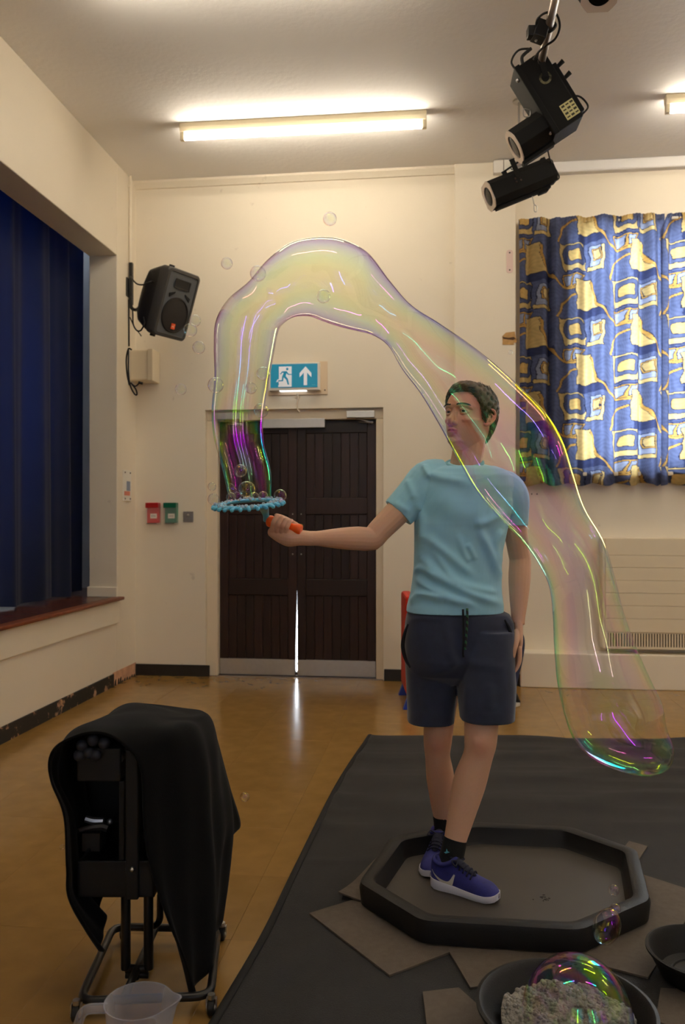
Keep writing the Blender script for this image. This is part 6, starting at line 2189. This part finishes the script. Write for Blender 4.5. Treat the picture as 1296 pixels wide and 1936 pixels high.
gg = thing('clamp_gadget', 'dark metal clamp lying in the open compartment of the stand', 'clamp', np.array([P(190, 1570, 2.34)[0], 2.34, z_b]))
part('body', MB().box(P(178, 1585, 2.34), (.05, .06, .05)).tube([P(148, 1571, 2.30), P(165, 1566, 2.32), P(190, 1562, 2.34), P(205, 1566, 2.34)], [.006, .008, .012, .012], 8, n=12), M('dull_metal', rgb(74, 68, 64), .4, metal=.6), gg, smooth=40)
part('jaw', MB().tube([P(162, 1548, 2.33), P(178, 1552, 2.33), P(196, 1552, 2.33)], [.010, .011, .009], 8, n=8).ball(P(208, 1553, 2.325), .009, 10, 7), M('dull_steel', rgb(150, 150, 154), .3, metal=.9), gg, smooth=40)

# the cloth: one sheet over the top, hanging down both sides
cl_m = M('black_fleece', rgb(11, 11, 12), .95, spec=.15, sheen=.04, var=.1, vscale=30, bump=.12, bscale=300)
NS, NC = 60, 150
# stations front to back; each gives the sheet's cross-section as (u, v) seen at that distance, left hem to right hem
st_d = [2.175, 2.25, 2.36, 2.50, 2.66]
sec = [
    [(196, 1800), (170, 1760), (135, 1695), (131, 1640), (124, 1545), (97, 1480), (95, 1435), (112, 1402), (150, 1388), (200, 1388), (236, 1405), (262, 1450), (268, 1540), (275, 1620), (290, 1690), (320, 1770), (345, 1830), (364, 1884)],
    [(192, 1760), (172, 1735), (140, 1690), (136, 1640), (128, 1545), (104, 1480), (103, 1432), (122, 1395), (165, 1372), (225, 1368), (285, 1378), (330, 1398), (345, 1470), (352, 1570), (358, 1660), (366, 1740), (374, 1810), (376, 1862)],
    [(196, 1700), (180, 1680), (150, 1640), (146, 1600), (138, 1530), (120, 1470), (122, 1420), (145, 1380), (195, 1355), (255, 1352), (320, 1362), (370, 1370), (392, 1440), (402, 1540), (410, 1620), (412, 1690), (410, 1740), (404, 1790)],
    [(215, 1600), (200, 1585), (170, 1560), (165, 1530), (158, 1490), (150, 1440), (155, 1400), (180, 1365), (230, 1338), (290, 1340), (350, 1350), (392, 1352), (408, 1400), (418, 1460), (428, 1520), (430, 1560), (426, 1600), (420, 1680), (412, 1740)],
    [(235, 1520), (222, 1510), (200, 1490), (190, 1470), (182, 1440), (178, 1410), (184, 1380), (205, 1352), (245, 1330), (290, 1329), (345, 1340), (388, 1344), (404, 1365), (420, 1420), (440, 1490), (458, 1558), (440, 1578), (416, 1590)],
]
rows = [crom(np.array([P(u, v, d) for u, v in s]), NC) for s, d in zip(sec, st_d)]
rows = np.array(rows)
G = np.array([crom(rows[:, j], NS) for j in range(NC)]).transpose(1, 0, 2)
sx_ = np.linspace(0, 1, NC)
for i in range(NS):
    t = i / (NS - 1)
    hang = np.clip(np.abs(sx_ - .5) * 3 - .25, 0, 1)
    wav = .012 * np.sin(t * 16 + 2 * sx_) * hang + .006 * np.sin(t * 31 + sx_ * 9) * hang + .004 * np.sin(sx_ * 40 + t * 9) * (1 - hang)
    dx = np.gradient(G[i], axis=0)
    nn = np.stack([-dx[:, 2], np.zeros(NC), dx[:, 0]], 1)
    nn /= np.linalg.norm(nn, axis=1)[:, None] + 1e-9
    G[i] += nn * wav[:, None]
o = solo('black_cloth', MB().grid(G), cl_m, 'black fleece cloth thrown over the wheeled stand, hanging to points', 'cloth', base=np.array([G[..., 0].mean(), 2.4, 0.0]), smooth=True)
sm = o.modifiers.new('thick', 'SOLIDIFY')
sm.thickness = .006

# ------------------------------------------------------------------ measuring jug
jm = bpy.data.materials.new('milky_clear_plastic')
jm.use_nodes = True
nt = jm.node_tree
pb_ = nt.nodes['Principled BSDF']
pb_.inputs['Base Color'].default_value = rgb(206, 206, 212)
pb_.inputs['Roughness'].default_value = .25
tb = nt.nodes.new('ShaderNodeBsdfTransparent')
tb.inputs[0].default_value = (.92, .92, .94, 1)
lw = nt.nodes.new('ShaderNodeLayerWeight')
lw.inputs[0].default_value = .25
mr = nt.nodes.new('ShaderNodeMapRange')
mr.inputs['To Min'].default_value, mr.inputs['To Max'].default_value = .22, .85
mx = nt.nodes.new('ShaderNodeMixShader')
nt.links.new(lw.outputs['Facing'], mr.inputs[0])
nt.links.new(mr.outputs[0], mx.inputs[0])
nt.links.new(tb.outputs[0], mx.inputs[1])
nt.links.new(pb_.outputs[0], mx.inputs[2])
nt.links.new(mx.outputs[0], nt.nodes['Material Output'].inputs[0])
dj = 1.87
cj = P(262, 1893, dj)
RJ, zj = 62 * dj / F, P(262, 1891, dj)[2]
jug = thing('measuring_jug', 'milky clear plastic measuring jug at the bottom edge below the stand', 'jug', np.array([cj[0], cj[1], 0]))
a = np.linspace(0, 2 * math.pi, 56, endpoint=False)


def jr(z, k, lip=0.0, o=0.0):
    r_ = RJ * k + o
    sp_ = lip * np.exp(-(a / .28) ** 2) + lip * np.exp(-((a - 2 * math.pi) / .28) ** 2)
    return np.column_stack([cj[0] + (r_ + sp_) * np.cos(a), cj[1] + (r_ + sp_) * np.sin(a), np.full(56, z) + .006 * sp_ / .02])


part('body', MB().rings([jr(.002, .74), jr(.0, .78), jr(.01, .80), jr(zj * .5, .89), jr(zj - .03, .96, .006), jr(zj - .008, .99, .02), jr(zj, 1.03, .022), jr(zj, 1.0, .02), jr(zj - .012, .965, .016), jr(zj * .5, .865), jr(.012, .775), jr(.006, .75)], cap=True), jm, jug, smooth=40)
hx = cj[0] - RJ
part('handle', MB().tube(rounded([(hx + .006, cj[1] - .01, zj - .012), (hx - .045, cj[1] - .02, zj - .008), (hx - .062, cj[1] - .02, zj - .06), (hx - .05, cj[1] - .015, zj - .14), (hx + .018, cj[1] - .005, zj - .15)], .02), .011, 10, n=36, ab=None), jm, jug, smooth=True)
part('water', MB().rings([jr(.012, .765), jr(zj * .45, .85), jr(zj * .45 + .001, .84), jr(zj * .45 + .001, .02)]), M('soapy_water', rgb(190, 186, 190), .15, alpha=.35), jug, smooth=30)
